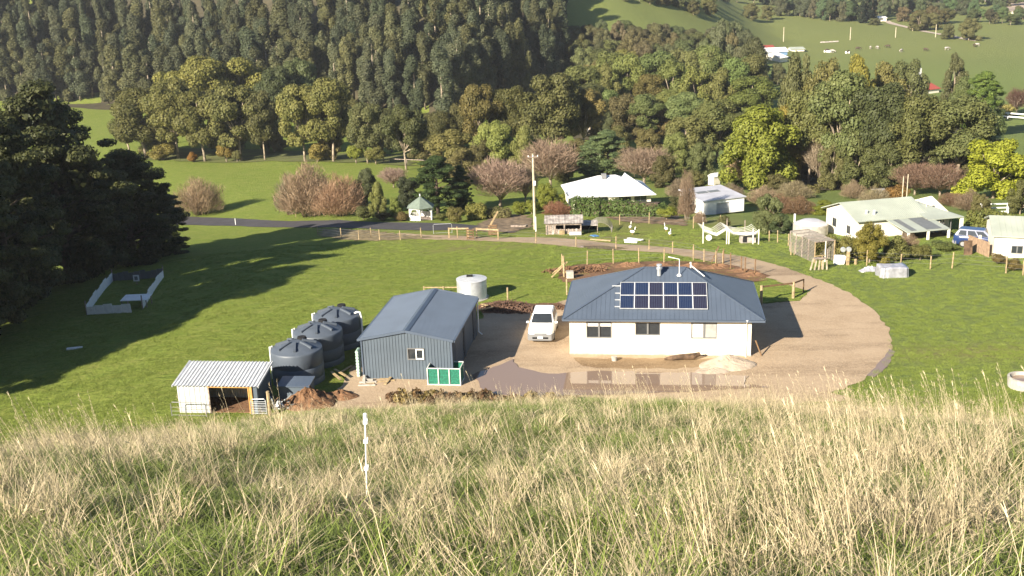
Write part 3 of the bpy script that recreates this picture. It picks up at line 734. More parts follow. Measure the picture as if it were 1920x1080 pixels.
# ---- people mover
def make_car(name, label, cat, loc, rz, paint, L_=4.5, W_=1.8, HH=1.62, detail=True):
    t = thing(name, label, cat, loc, rz)
    hw = W_ / 2
    # body by lofted cross sections along the length: (y, half width, z sill, z belt)
    sec = [(-L_ / 2, hw * .78, .38, .68), (-L_ / 2 + .08, hw * .90, .30, .80), (-L_ / 2 + .35, hw * .98, .24, .90), (-L_ / 2 + 1.0, hw, .22, 1.0), (-L_ / 2 + 1.3, hw, .22, 1.06),
           (0, hw, .22, 1.08), (L_ / 2 - .6, hw, .22, 1.08), (L_ / 2 - .12, hw * .95, .26, 1.06), (L_ / 2, hw * .86, .4, 1.0)]
    b = MB(); vs = []; 
    for (yy, w_, za, zb) in sec:
        zm = (za + zb) / 2
        ring = [(-w_ * .92, za), (-w_, za + .1), (-w_ * 1.0, zm), (-w_ * .985, zb - .12), (-w_ * .9, zb - .01), (-w_ * .4, zb + .03), (w_ * .4, zb + .03), (w_ * .9, zb - .01), (w_ * .985, zb - .12), (w_, zm), (w_, za + .1), (w_ * .92, za)]
        vs += [(x_, yy, z_) for x_, z_ in ring]
    k = 12; n = len(sec)
    fs = [(i * k + j, i * k + (j + 1) % k, (i + 1) * k + (j + 1) % k, (i + 1) * k + j) for i in range(n - 1) for j in range(k)] + [tuple(range(k)), tuple(range((n - 1) * k, n * k))[::-1]]
    b.add(vs, fs); b.build('body', paint, t, smooth=True)
    ya, yb, yc, yd = -L_ / 2 + 1.18, -L_ / 2 + 1.95, L_ / 2 - .42, L_ / 2 - .12
    wl_, wt = hw * .93, hw * .74
    zb, zt = 1.06, HH
    # cabin: pillars and roof
    cab = MB(); cab.add([(-wl_, ya, zb), (wl_, ya, zb), (wl_, yd, zb), (-wl_, yd, zb), (-wt, yb, zt), (wt, yb, zt), (wt, yc, zt), (-wt, yc, zt)],
                        [(0, 1, 5, 4), (1, 2, 6, 5), (2, 3, 7, 6), (3, 0, 4, 7), (4, 5, 6, 7), (3, 2, 1, 0)])
    cab.build('cabin', paint, t, bevel=.05)
    def quad_on(p, u0, u1, v0, v1, name, mt, off=.012):
        p = [Vector(q) for q in p]; nrm = (p[1] - p[0]).cross(p[3] - p[0]).normalized()
        ctr = Vector((0, 0, 1.2)); mid = (p[0] + p[2]) / 2
        if nrm.dot(mid - ctr) < 0: nrm = -nrm
        B = lambda u, v: p[0] * (1 - u) * (1 - v) + p[1] * u * (1 - v) + p[2] * u * v + p[3] * (1 - u) * v
        q = [B(u0, v0), B(u1, v0), B(u1, v1), B(u0, v1)]
        mb = MB(); mb.add([a + nrm * off for a in q] + [a - nrm * .01 for a in q], [(0, 1, 2, 3), (7, 6, 5, 4), (0, 4, 5, 1), (1, 5, 6, 2), (2, 6, 7, 3), (3, 7, 4, 0)])
        return mb.build(name, mt, t)
    quad_on([(-wl_, ya, zb), (wl_, ya, zb), (wt, yb, zt), (-wt, yb, zt)], .05, .95, .06, .90, 'windscreen', M['glass'])
    quad_on([(-wl_, yd, zb), (wl_, yd, zb), (wt, yc, zt), (-wt, yc, zt)], .08, .92, .1, .86, 'rear_window', M['glass'])
    for s_ in (-1, 1):
        side = [(s_ * wl_, ya, zb), (s_ * wl_, yd, zb), (s_ * wt, yc, zt), (s_ * wt, yb, zt)]
        for u0, u1 in ((.10, .36), (.40, .66), (.70, .93)): quad_on(side, u0, u1, .1, .84, 'side_window', M['glass'])
        for yy in (-L_ / 2 + .85, L_ / 2 - .85):
            wm = MB(); wm.tube([(s_ * (hw - .2), yy, .32), (s_ * (hw + .015), yy, .32)], .32, 20); tw = wm.build('wheel', M['tyre'], t)
            wm = MB(); wm.tube([(s_ * (hw + .005), yy, .32), (s_ * (hw + .03), yy, .32)], .2, 14); wm.build('rim', M['rim'], tw)
        mm = MB(); mm.box((s_ * (hw + .1), ya + .25, 1.08), (.2, .1, .14)); mm.build('mirror', paint, t, bevel=.02)
        hm = MB(); hm.add([(s_ * hw * .50, -L_ / 2 - .0, .68), (s_ * hw * .86, -L_ / 2 + .07, .68), (s_ * hw * .93, -L_ / 2 + .2, .86), (s_ * hw * .60, -L_ / 2 + .06, .82),
                           (s_ * hw * .50, -L_ / 2 + .2, .66), (s_ * hw * .80, -L_ / 2 + .25, .66), (s_ * hw * .85, -L_ / 2 + .35, .82), (s_ * hw * .60, -L_ / 2 + .25, .8)],
                          [(0, 1, 2, 3), (4, 5, 6, 7), (0, 4, 5, 1), (1, 5, 6, 2), (2, 6, 7, 3), (3, 7, 4, 0)]); hm.build('headlight', M['lamp'], t)
    bm_ = MB(); bm_.prism([(-hw * .86, -L_ / 2 - .1), (hw * .86, -L_ / 2 - .1), (hw * .99, -L_ / 2 + .1), (hw * 1.01, -L_ / 2 + .45), (-hw * 1.01, -L_ / 2 + .45), (-hw * .99, -L_ / 2 + .1)], 'z', .22, .66); bm_.build('front_bumper', M['bumper'] if detail else paint, t, bevel=.03)
    bm_ = MB(); bm_.box((0, -L_ / 2 - .02, .68), (hw * .9, .06, .13)); bm_.build('grille', M['bumper'], t)
    bm_ = MB(); bm_.box((0, -L_ / 2 - .115, .42), (hw * 1.2, .03, .12)); bm_.build('air_intake', M['dark'], t)
    bm_ = MB(); bm_.box((0, -L_ / 2 - .14, .46), (.37, .02, .13)); bm_.build('number_plate', M['plastic'], t)
    bm_ = MB(); bm_.prism([(-hw * .98, L_ / 2 - .3), (hw * .98, L_ / 2 - .3), (hw * .9, L_ / 2 + .08), (-hw * .9, L_ / 2 + .08)], 'z', .26, .56); bm_.build('rear_bumper', M['bumper'], t, bevel=.03)
    return t
make_car('people_mover', 'white people mover with grey bumper parked between shed and house', 'car', (2.12, 72.1, .035), Rz(7.5), M['car_white'], 4.15, 1.82, 1.62)

# ---- yard clutter
def rough_mound(name, label, cat, c, rx, ry, h, mat, seed=0, kind=None, rz=0, amp=.25, group=None, pw=1.2):
    rng = np.random.default_rng(seed); n, mm_ = 26, 9
    ph = rng.uniform(0, 6, 8)
    V_ = [(0, 0, h)]
    for i in range(1, mm_ + 1):
        r = i / mm_
        for k in range(n):
            a = 2 * PI * k / n
            q = 1 + amp * .5 * (math.sin(2 * a + ph[0]) * .5 + math.sin(5 * a + ph[1]) * .3)
            z = h * max(0, (1 - r ** pw)) * (1 + amp * (math.sin(3 * a + ph[2] + r * 4) * .5 + rng.uniform(-.6, .6)))
            if i == mm_: z = -.12
            V_.append((rx * r * q * math.cos(a), ry * r * q * math.sin(a), z))
    F_ = [(0, 1 + k, 1 + (k + 1) % n) for k in range(n)] + [(1 + i * n + k, 1 + (i + 1) * n + k, 1 + (i + 1) * n + (k + 1) % n, 1 + i * n + (k + 1) % n) for i in range(mm_ - 1) for k in range(n)]
    mb = MB(); mb.add(V_, F_); o = mb.build(name, mat, None); o.location = c; o.rotation_euler = (0, 0, rz)
    return tag(o, label, cat, group, kind)
rough_mound('sand_pile', 'cone of pale sand heaped at the right front corner of the house', 'sand pile', (13.75, 64.55, .02), 2.0, 1.2, .78, M['sand'], 3, amp=.12, pw=1.0)
rough_mound('sand_pile', 'low spread of sand beside the taller sand cone', 'sand pile', (12.6, 63.6, .02), 1.3, .7, .25, M['sand'], 4, amp=.2)
rough_mound('straw_heap', 'heap of rusty brown straw litter beside the zinc shed', 'heap', (-12.6, 60.6, 0), 2.0, 1.1, .95, M['straw_pile'], 5, amp=.35)
rough_mound('straw_heap', 'flatter brown heap beside the grey shed corner', 'heap', (-10.9, 61.6, 0), 1.3, .8, .4, M['straw_pile'], 6, amp=.35)
p = gp(1280, 676); lg = MB(); lg.tube([(-1.2, .1, .12), (-.7, 0, .2), (0, .05, .24), (.7, -.02, .28), (1.15, .05, .42)], [.06, .17, .2, .22, .12], 9); o = lg.build('log', M['log'], None); o.location = p
tag(o, 'dark brown log lying in front of the house wall', 'log')
p = gp(1152, 677); o = MB().lathe([(0, 0), (.17, 0), (.2, .32), (.17, .33), (0, .33)], 14).build('bucket', M['concrete'], None); o.location = p; tag(o, 'small pale bucket standing near the house wall', 'bucket')
p = gp(1428, 668); o = MB().tube([(0, 0, 0), (-.35, .35, 1.0)], .05, 6).build('timber_prop', M['brown_post'], None); o.location = p; tag(o, 'short brown timber prop leaning beside the right end of the house', 'timber')
def planks(name, label, cat, pts, mat, w_=.18, h_=.04):
    t = thing(name, label, cat, pts[0][0])
    o0 = Vector(pts[0][0])
    for a, b_ in pts: MB().bar(Vector(a) - o0, Vector(b_) - o0, w_, h_).build('plank', mat, t)
    return t
def gz(px, py, dz=.06, tmin=50): p = gp(px, py, tmin); return Vector((p.x, p.y, p.z + dz))
planks('plank_stack', 'loose pale planks dropped at the front of the grey shed', 'planks', [(gz(700, 718), gz(740, 714)), (gz(712, 712), gz(748, 708)), (gz(676, 722), gz(702, 720)), (gz(722, 722), gz(738, 706, .2))], M['timber'])
planks('pallet', 'pale pallet lying below the left corner of the grey shed', 'pallet', [(gz(672, 724, .05), gz(704, 723, .05)), (gz(674, 719, .08), gz(706, 718, .08)), (gz(680, 715, .12), gz(700, 715, .12)), (gz(683, 712, .3), gz(683, 722, .02))], M['concrete'], .15, .09)
planks('plank_stack', 'planks lying on the brown heap beside the tanks', 'planks', [(gz(628, 700, .3), gz(650, 712, .25)), (gz(622, 706, .35), gz(640, 720, .3)), (gz(640, 700, .1), gz(660, 688, .1))], M['timber'])
planks('plank_stack', 'pale boards stacked at the rear corner of the grey shed', 'planks', [(gz(900, 580, .1), gz(922, 579, .15)), (gz(903, 572, .1), gz(914, 584, .5)), (gz(905, 586, .5), gz(918, 575, .1)), (gz(898, 588, .3), gz(925, 584, .35))], M['timber'], .16, .06)
wr = thing('green_wrap_roll', 'pale green wrapped rolls stacked against the shed left corner', 'rolls', (-10.0, 64.9, 0))
for k in range(9): MB().tube([(-.16, -.1, .12 + k * .2), (-.10, .55, .12 + k * .2)], .11, 8).build('roll', simple('pale_green_wrap%d' % k, (.42, .58, .48), .5, var=.2, scale=7) if k == 0 else bpy.data.materials['pale_green_wrap0'], wr)
bg_ = rough_mound('rubbish_bag', 'white crumpled rubbish bag in the grass beside the zinc shed', 'bag', gz(524, 764, 0), .38, .3, .42, M['plastic'], 9, amp=.4)
p = gp(540, 757); bd = thing('rubbish_heap', 'dark scrap heap behind the white rubbish bag', 'heap', (-14.2, 60.0, 0))
rng = random.Random(5)
for k in range(22):
    a = Vector((rng.uniform(-.6, .6), rng.uniform(-.4, .4), rng.uniform(.0, .5))); MB().bar(a, a + Vector((rng.uniform(-.5, .5), rng.uniform(-.3, .3), rng.uniform(-.1, .4))), rng.uniform(.04, .14), .05).build('scrap', rng.choice([M['bark_dark'], M['alum'], M['log'], M['galv']]), bd)
o = rough_mound('white_tub', 'upturned white tub in front of the green mesh cage', 'tub', gz(801, 707, 0), .28, .2, .16, M['plastic'], 2, amp=.05)

# brush piles
def brush(name, label, c, rx, ry, h, n, seed, mats, rz=0):
    rng = random.Random(seed)
    mb = MB()
    for k in range(n):
        a = rng.uniform(0, 2 * PI); r = math.sqrt(rng.random())
        q = Vector((rx * r * math.cos(a), ry * r * math.sin(a), h * (1 - r * r) * rng.uniform(.2, 1)))
        d = Vector((rng.uniform(-1, 1), rng.uniform(-1, 1), rng.uniform(-.4, .6))).normalized() * rng.uniform(.15, .5)
        mb.bar(q - d * .5, q + d * .5, rng.uniform(.02, .07))
    o = mb.build(name, mats, None); o.location = c; o.rotation_euler = (0, 0, rz)
    return tag(o, label, 'brush pile', None, 'stuff')
p = gp(955, 580)
brush('brush_pile', 'heap of brown cut branches behind the parking area', (p.x, p.y, 0), 2.6, 1.2, .65, 1100, 2, M['lf_twig'], Rz(12)).color = (.55, .40, .36, 1)
p = gp(1030, 578)
brush('brush_pile', 'thin scatter of dead brush beside the rear house corner', (p.x, p.y, 0), 1.6, .6, .25, 260, 3, M['lf_twig'], Rz(5)).color = (.6, .42, .34, 1)
p = gp(1080, 510)
brush('brush_pile', 'loose roots and sticks on the dug soil bank', (p.x, p.y, p.z + .1), 3.0, 1.0, .4, 260, 4, M['soil'], 0)
for i, (a, b_) in enumerate(((1070, 506), (1120, 503), (1180, 500), (1240, 499), (1300, 500), (1345, 503), (1392, 510), (1412, 518))):
    p = gp(a, b_)
    rough_mound('soil_mound', ['crumbly brown soil mound at the left end of the dug bank', 'second brown soil mound from the left end of the dug bank', 'brown soil mound behind the left slope of the house roof', 'brown soil mound behind the roof ridge', 'brown soil mound behind the vent pipe of the house', 'brown soil mound right of the vent pipe of the house', 'brown soil mound among the fence posts behind the house', 'rightmost brown soil mound by the driveway posts'][i], 'soil mound', (p.x, p.y, p.z - .05), 1.9, 1.1, .28 + .07 * (i % 3), M['soil'], 20 + i, amp=.35, group='soil mounds on the dug bank')

# ================================================================== MIDDLE DISTANCE THINGS
def face_rz(p, deg=0): return -math.radians(deg)
# power poles
def pole(px, pyb, pyt, label, arm=True, r=.17):
    p = gp(px, pyb); s = mpp(p); h = (pyb - pyt) * s * 1.02
    t = thing('power_pole', label, 'power pole', p, 0)
    MB().tube([(0, 0, -.3), (0, 0, h)], [r, r * .7], 10).build('shaft', M['pole'], t)
    if arm:
        MB().box((0, -.15, h - .35), (h * .14, .09, .1)).build('crossarm', M['timber_grey'], t)
        b = MB()
        for xx in (-.06, 0, .06): b = MB(); b.lathe([(0, .16), (.05, .14), (.06, 0)], 8, (xx * h, -.15, h - .3)); b.build('insulator', M['plastic'], t)
    return t, p, h
pl, plp, plh = pole(1003, 430, 290, 'tall pale timber power pole beside the wooden hut')
MB().box((.1, -.25, plh * .62), (.25, .2, .5)).build('meter_box', M['plastic'], pl)
t = thing('marker_post', 'short white post beside the tall power pole', 'post', gp(1005, 434)); MB().tube([(0, 0, 0), (0, 0, 1.7)], .07, 8).build('shaft', M['plastic'], t)
for px, b_, t_, lb in ((1469, 78, 52, 'thin far power pole on the hillside above the blue barn'), (1594, 75, 52, 'thin far power pole beside the pale track across the field'), (1679, 70, 52, 'faint far power pole in the open field'), (1624, 36, 17, 'far power pole before the dark pine belt'),
                      (1711, 58, 38, 'far power pole in front of the round field trees'), (1754, 70, 47, 'far power pole beside the pale track bend'), (1473, 20, -10, 'far power pole at the edge of the top tree belt'), (1722, 160, 140, 'thin pole at the chimney end of the red roofed house')):
    pole(px, b_, t_, lb, arm=False, r=.22)

# weathered hut
p = gp(1024, 440); s = mpp(p)
ht = thing('wooden_hut', 'weathered board hut with open front and sagging skillion roof', 'hut', p, Rz(4))
W_ = 66 * s; D_ = 1.8; hf = 21 * s
for k in range(18):
    xx = (k + .5) * W_ / 18; top = hf * (.5 if (k > 4 and k != 9) else 1) - (.0 if k % 2 else .04)
    MB().box((xx, 0, top / 2), (W_ / 18 - .02, .04, top)).build('board', M['timber_grey'] if k % 3 else M['rust'], ht)
for xx in (0.05, W_ * .52, W_ - .05): MB().box((xx, -.06, hf / 2), (.12, .1, hf)).build('post', M['timber_grey'], ht)
MB().box((W_ / 2, -.05, hf - .08), (W_, .1, .16)).build('lintel', M['timber_grey'], ht)
MB().box((0, D_ / 2, hf / 2), (.05, D_, hf)).build('side_wall', M['timber_grey'], ht)
MB().box((W_, D_ / 2, hf / 2), (.05, D_, hf)).build('side_wall', M['timber_grey'], ht)
MB().box((W_ / 2, D_, hf / 2 + .2), (W_, .05, hf + .4)).build('rear_wall', M['dark'], ht)
w = MB()
for k in range(26):
    xa = -.2 + k * (W_ + .4) / 26; st = (W_ + .4) / 26
    prof = [(0, 0), (.25, .04), (.5, 0), (1, 0)]
    w.add([(xa + st * u, -.35, hf + .05 + z) for u, z in prof] + [(xa + st * u, D_ + .2, hf + .5 + z) for u, z in prof], [(q, q + 1, q + 5, q + 4) for q in range(3)])
w.build('roof', M['rust'], ht)
MB().box((W_ * .83, -.45, .2), (1.3, .5, .35)).build('nest_box', M['zinc'], ht)
MB().box((W_ * .45, -.4, .3), (.6, .12, .5), rz=.3).build('leaning_board', M['timber'], ht)
p2 = gp(1088, 437)
sh2 = thing('lean_to', 'dark low lean-to against the right side of the wooden hut', 'shelter', p2, Rz(4))
MB().box((.9, .8, .95), (2.1, 1.7, .06), rx=.12).build('roof', M['rust'], sh2); MB().box((.9, 1.5, .45), (2.0, .05, .9)).build('back_wall', M['dark'], sh2)
for xx in (0, 1.9): MB().box((xx, 0, .42), (.07, .07, .85)).build('post', M['timber_grey'], sh2)
# wire arch behind it
p2 = gp(1125, 436); wa = thing('netting_tunnel', 'low grey wire netting tunnel beside the lean-to', 'tunnel', p2, Rz(8))
for k in range(7):
    b = MB(); a0 = [(-1.3 * math.cos(u * PI / 8), k * .45, 1.15 * math.sin(u * PI / 8)) for u in range(9)]; b.tube(a0, .02, 4, cap=False); b.build('hoop', M['wire_mesh'], wa)
b = MB()
for k in range(24):
    u = PI * k / 24; b.bar((-1.3 * math.cos(u), 0, 1.15 * math.sin(u)), (-1.3 * math.cos(u), 2.7, 1.15 * math.sin(u)), .018)
b.build('netting', M['wire_mesh'], wa)['kind'] = 'stuff'
# odds and ends in the garden by the drive
planks('board_stack', 'long white boards stacked flat on the lawn by the driveway', 'boards', [(gz(1170, 452, .1), gz(1206, 451, .1)), (gz(1172, 455, .1), gz(1195, 456, .1)), (gz(1178, 449, .15), gz(1204, 453, .18))], M['plastic'], .35, .1)
planks('board_stack', 'tan boards lying beside the puddle on the driveway', 'boards', [(gz(1118, 451, .1), gz(1146, 453, .1)), (gz(1108, 450, .1), gz(1130, 452, .1))], M['timber'], .3, .1)
planks('log_rail', 'long grey log lying on short stumps left of the power pole', 'log', [(gz(958, 432, .5), gz(990, 431, .5))], M['timber_grey'], .25, .2)
planks('blue_sheet', 'pale blue sheet lying on the grass right of the hut', 'sheet', [(gz(1110, 444, .1), gz(1120, 443, .1))], M['blue_plastic'], .8, .05)
def goose(px, py, label, hgt_=.62, rz=0):
    p = gp(px, py); t = thing('goose', label, 'goose', p, rz)
    b = MB(); prof = [(0, -.30), (.09, -.26), (.15, -.12), (.17, .0), (.14, .14), (.07, .24), (0, .28)]
    b.lathe(prof, 12); b.v = [(z * 1.0, x_, y_ + .34) for x_, y_, z in b.v]
    n0 = len(b.v)
    b.tube([(.2, 0, .42), (.30, 0, .6), (.29, 0, .8), (.34, 0, .88), (.42, 0, .87)], [.08, .05, .042, .055, .03], 8); b.build('body', M['plastic'], t, smooth=True)
    for yy in (-.06, .06): MB().tube([(0, yy, 0), (0, yy, .22)], .018, 5).build('leg', M['timber_orange'], t)
    MB().bar((.42, 0, .87), (.5, 0, .85), .035).build('beak', M['timber_orange'], t)
    for sgn in (-1, 1): w = MB(); w.lathe([(0, -.18), (.05, -.1), (.07, 0), (.05, .12), (0, .2)], 8); w.v = [(z, x_ * .5 + sgn * .14, y_ + .36) for x_, y_, z in w.v]; w.build('wing', M['plastic'], t, smooth=True)
goose(1182, 431, 'white goose standing furthest left on the lawn', rz=1.2)
goose(1186, 440, 'white goose standing just in front of the leftmost goose', rz=-.6)
goose(1249, 434, 'white goose at the back of the right hand pair', rz=2.0)
goose(1256, 443, 'white goose at the front of the right hand pair', rz=-1.5)

# gazebo
p = gp(790, 412); s = mpp(p)
gz_ = thing('gazebo', 'small white gazebo with dull green pyramid roof beside the road', 'gazebo', p, Rz(-12))
R_ = 1.62; n = 6; he = 26 * s; hr = 19 * s
for k in range(n):
    a = 2 * PI * k / n + .3; x_, y_ = R_ * math.cos(a), R_ * math.sin(a); a2 = a + 2 * PI / n; x2, y2 = R_ * math.cos(a2), R_ * math.sin(a2)
    MB().box((x_, y_, he / 2), (.12, .12, he)).build('post', M['white'], gz_)
    b = MB(); b.bar((x_, y_, he - .1), (x2, y2, he - .1), .06, .22)
    for (q, r_) in (((x_, y_), (x2, y2)), ((x2, y2), (x_, y_))):
        b.bar((q[0], q[1], he - .65), (q[0] + (r_[0] - q[0]) * .28, q[1] + (r_[1] - q[1]) * .28, he - .2), .05, .12)
    b.build('bracket', M['white'], gz_)['kind'] = 'stuff'
    if k != 4:
        for j in range(7):
            u = (j + .5) / 7; MB().box((x_ + (x2 - x_) * u, y_ + (y2 - y_) * u, .42), (.16, .05, .8), rz=math.atan2(y2 - y_, x2 - x_)).build('baluster', M['white'], gz_)
b = MB(); b.lathe([(R_ * 1.22, he - .02), (R_ * .62, he + hr * .5), (0, he + hr)], n); b.v = [tuple(Matrix.Rotation(.3, 3, 'Z') @ Vector(v)) for v in b.v]; b.build('roof', M['green_roof'], gz_)
MB().lathe([(0, .35), (.05, .3), (.08, .1), (.04, 0)], 8, (0, 0, he + hr - .02)).build('finial', M['white'], gz_)
MB().lathe([(0, .12), (R_ * 1.05, .12), (R_ * 1.05, 0)], n).build('floor', M['timber_grey'], gz_)

def gabled(name, label, cat, p, rz, L_, D_, he_, hr_, wall, roofm, over=.35, axis_='x', holes=(), parent=None, hip=False):
    t = thing(name, label, cat, p, rz)
    for (nm, a) in (('front_wall', ((L_ / 2, .1, he_ / 2), (L_, .2, he_))), ('rear_wall', ((L_ / 2, D_ - .1, he_ / 2), (L_, .2, he_)))): MB().box(*a).build(nm, wall, t)
    for xx in (.1, L_ - .1):
        b = MB()
        if hip: b.box((xx, D_ / 2, he_ / 2), (.2, D_ - .41, he_))
        else: b.prism([(.2, 0), (D_ - .2, 0), (D_ - .2, he_), (D_ / 2, he_ + hr_ * (1 - .4 / D_) - .06), (.2, he_)], 'x', xx - .1, xx + .1)
        b.build('side_wall', wall, t)
    b = MB(); o = over; sl = hr_ / (D_ / 2) * o; zt = he_ + hr_
    if hip:
        r_ = D_ / 2
        vs = [(-o, -o, he_ - sl), (L_ + o, -o, he_ - sl), (L_ + o, D_ + o, he_ - sl), (-o, D_ + o, he_ - sl), (r_, D_ / 2, zt), (L_ - r_, D_ / 2, zt)]
        b.add(vs, [(0, 1, 5, 4), (1, 2, 5), (2, 3, 4, 5), (3, 0, 4)]); b.add([(x_, y_, z_ - .1) for x_, y_, z_ in vs], [(0, 1, 5, 4), (1, 2, 5), (2, 3, 4, 5), (3, 0, 4)])
    else:
        b.prism([(-o, he_ - sl), (D_ / 2, zt), (D_ + o, he_ - sl), (D_ + o, he_ - sl + .1), (D_ / 2, zt + .1), (-o, he_ - sl + .1)], 'x', -o, L_ + o)
    rf_ = b.build('roof', roofm, t)
    k = int(L_ / .45); rb_ = MB()
    for i in range(1, k):
        xx = i * L_ / k
        if hip:
            f_ = min(1, xx / (D_ / 2), (L_ - xx) / (D_ / 2)); rb_.bar((xx, -o, he_ - sl + .01), (xx, D_ / 2 * f_, he_ + hr_ * f_ + .01), .05, .03)
        else:
            rb_.bar((xx, -o, he_ - sl + .11), (xx, D_ / 2, zt + .11), .05, .03)
    rb_.build('roof_rib', roofm, rf_)
    return t
def window(t, cx, y_, cz, w_, h_, axis_='x'):
    sz = lambda a, b_, c: (a, b_, c) if axis_ == 'x' else (b_, a, c)
    pos = lambda u, v, z: (u, v, z) if axis_ == 'x' else (v, u, z)
    f_ = MB(); 
    f_.box(pos(cx, y_, cz), sz(w_, .08, h_)); wf_ = f_.build('window', M['alum'], t)
    for k in (-1, 1):
        MB().box(pos(cx + k * w_ / 4, y_ - .03 if axis_ == 'x' else y_ - .03, cz), sz(w_ / 2 - .1, .06, h_ - .14)).build('pane', M['glass'], wf_)

# white roofed house behind the hedge
p = gp(1075, 396); s = mpp(p)
wh_ = gabled('white_house', 'house with bright white hipped roof behind the clipped hedge', 'house', p + Vector((0, 1.5, -.3)), Rz(-4), 150 * s, 8.0, 2.1, 1.7, M['white_wall'], M['white_roof'], .5, hip=True)
for cx in (20, 55, 100, 130): window(wh_, cx * s, -.01, 1.2, 1.6, 1.0)
b = MB(); L0 = 108 * s; b.add([(L0 - 3.0, -1.2, 1.95), (L0 + 3.4, -1.2, 1.95), (L0 + .2, 3.2, 4.0), (L0 + .2, 4.2, 4.0), (L0 - 3.0, -1.2, 1.85), (L0 + 3.4, -1.2, 1.85)], [(0, 1, 2), (0, 2, 3), (1, 3, 2), (4, 5, 1, 0), (0, 3, 4), (1, 5, 3)]); b.build('front_gable_roof', M['white_roof'], wh_)
MB().box((68 * s, 3.4, 3.8), (.6, .6, .7)).build('chimney', M['bumper'], wh_)
p = gp(1160, 380)
# white shed with roller door
p = gp(1318, 403); s = mpp(p)
wsd = thing('white_garage', 'boxy white shed with wide grey roller door beyond the lawn', 'shed', p + Vector((0, 0, -.1)), Rz(-20))
Lw, Dw = 88 * s, 5.5; he_ = 27 * s
MB().box((Lw * .82 - .0, -.0, he_ / 2), (Lw * .36, .16, he_)).build('front_wall', M['white'], wsd)
MB().box((Lw * .16, 0, he_ / 2), (Lw * .32, .16, he_)).build('front_wall', M['white'], wsd)
MB().box((Lw * .48, 0, he_ - .2), (Lw * .32, .16, .4)).build('door_header', M['white'], wsd)
b = MB()
for k in range(12): b.box((Lw * .48, .05 + .02 * (k % 2), (k + .5) * (he_ - .42) / 12), (Lw * .315, .04, (he_ - .42) / 12 - .01))
b.build('roller_door', M['grey_roof'], wsd)
for xx in (.08, Lw - .08): MB().box((xx, Dw / 2 + .1, he_ / 2), (.15, Dw, he_)).build('side_wall', M['white'], wsd)
MB().box((Lw / 2, Dw, he_ / 2), (Lw - .4, .15, he_)).build('rear_wall', M['white'], wsd)
rr_ = MB().box((Lw / 2, Dw / 2, he_ + .25), (Lw + .4, Dw + .5, .1), rx=.07).build('roof', M['grey_roof'], wsd)
for xx in (.3, .6): MB().box((Lw * xx, Dw * .6, he_ + .36), (1.5, .8, .05), rx=.07).build('skylight', M['skylight'], wsd)
# small white thing in the trees
p = gp(1338, 350); o = gabled('garden_shed', 'tiny white garden shed half hidden between trees', 'shed', p, Rz(-30), 1.3, 1.3, 1.5, .4, M['cream'], M['white_roof'], .1)

# green roofed house
p = gp(1608, 449); s = mpp(p)
GR = Rz(-12)
ghp = p + Vector((0, 0, -.1))
gh = thing('green_roof_house', 'white house with sage green gable roof, carport and round tank', 'house', ghp, GR)
L_, D_, he_, hr_ = 190 * s, 7.2, 2.75, 1.45
# main block: gable end faces left
def P3(x_, y_, z_): return (x_, y_, z_)
for (nm, a) in (('front_wall', ((L_ / 2, .1, he_ / 2 - .3), (L_, .2, he_ + .6))), ('rear_wall', ((L_ / 2, D_ - .1, he_ / 2), (L_, .2, he_)))): MB().box(*a).build(nm, M['white_wall'], gh)
for xx in (.1, L_ - .1):
    b = MB(); b.prism([(.2, -.8), (D_ - .2, -.8), (D_ - .2, he_), (D_ / 2, he_ + hr_ - .1), (.2, he_)], 'x', xx - .1, xx + .1); b.build('gable_wall', M['white_wall'], gh)
b = MB(); o = .45; sl = hr_ / (D_ / 2) * o
b.prism([(-o, he_ - sl), (D_ / 2, he_ + hr_), (D_ + o, he_ - sl), (D_ + o, he_ - sl + .1), (D_ / 2, he_ + hr_ + .1), (-o, he_ - sl + .1)], 'x', -o, L_ * .72 + o)
grf = b.build('roof', M['sage_roof'], gh)
b = MB()
for i in range(40): xx = -.3 + i * (L_ * .72 + .6) / 40; b.bar((xx, -o, he_ - sl + .11), (xx, D_ / 2, he_ + hr_ + .11), .05, .03)
b.build('roof_rib', M['sage_roof'], grf)
# right wing: lower hip with porch
w0 = L_ * .66; b = MB(); zz = he_ - .25
vs = [(w0, -1.7, zz), (L_ + .6, -1.7, zz), (L_ + .6, D_ * .85, zz), (w0, D_ * .85, zz), (w0, D_ * .55, zz + 1.25), (L_ - 2.4, D_ * .55, zz + 1.25)]
b.add(vs, [(0, 1, 5, 4), (1, 2, 5), (2, 3, 4, 5)]); b.add([(q[0], q[1], q[2] - .12) for q in vs], [(4, 5, 1, 0), (5, 2, 1), (5, 4, 3, 2)]); b.add([vs[0], vs[1], (vs[1][0], vs[1][1], zz - .12), (vs[0][0], vs[0][1], zz - .12)], [(0, 1, 2, 3)])
b.build('wing_roof', M['sage_roof'], gh)
MB().box((w0 + (L_ - w0) / 2 - .9, -1.2, 1.0), (L_ - w0 - 1.8, .2, 3.0)).build('wing_wall', M['white_wall'], gh)
MB().box((L_ - 1.7, .3, .9), (.15, 2.9, 2.8)).build('porch_wall', M['dark'], gh)
for xx, yy in ((L_ + .45, -1.55), (L_ + .45, 1.5)): MB().box((xx, yy, .75), (.28, .28, 3.1)).build('porch_post', M['cream'], gh)
MB().box((L_ - .55, -1.55, .25), (2.0, .08, .08)).build('porch_rail', M['white'], gh)
for xx in (L_ - 1.2, L_ - .4): MB().box((xx, -1.0, .95), (.08, .08, 2.5)).build('porch_screen', M['alum'], gh)
MB().box((L_ - .7, .9, .95), (1.9, .05, 2.4)).build('sliding_door', M['glass'], gh)
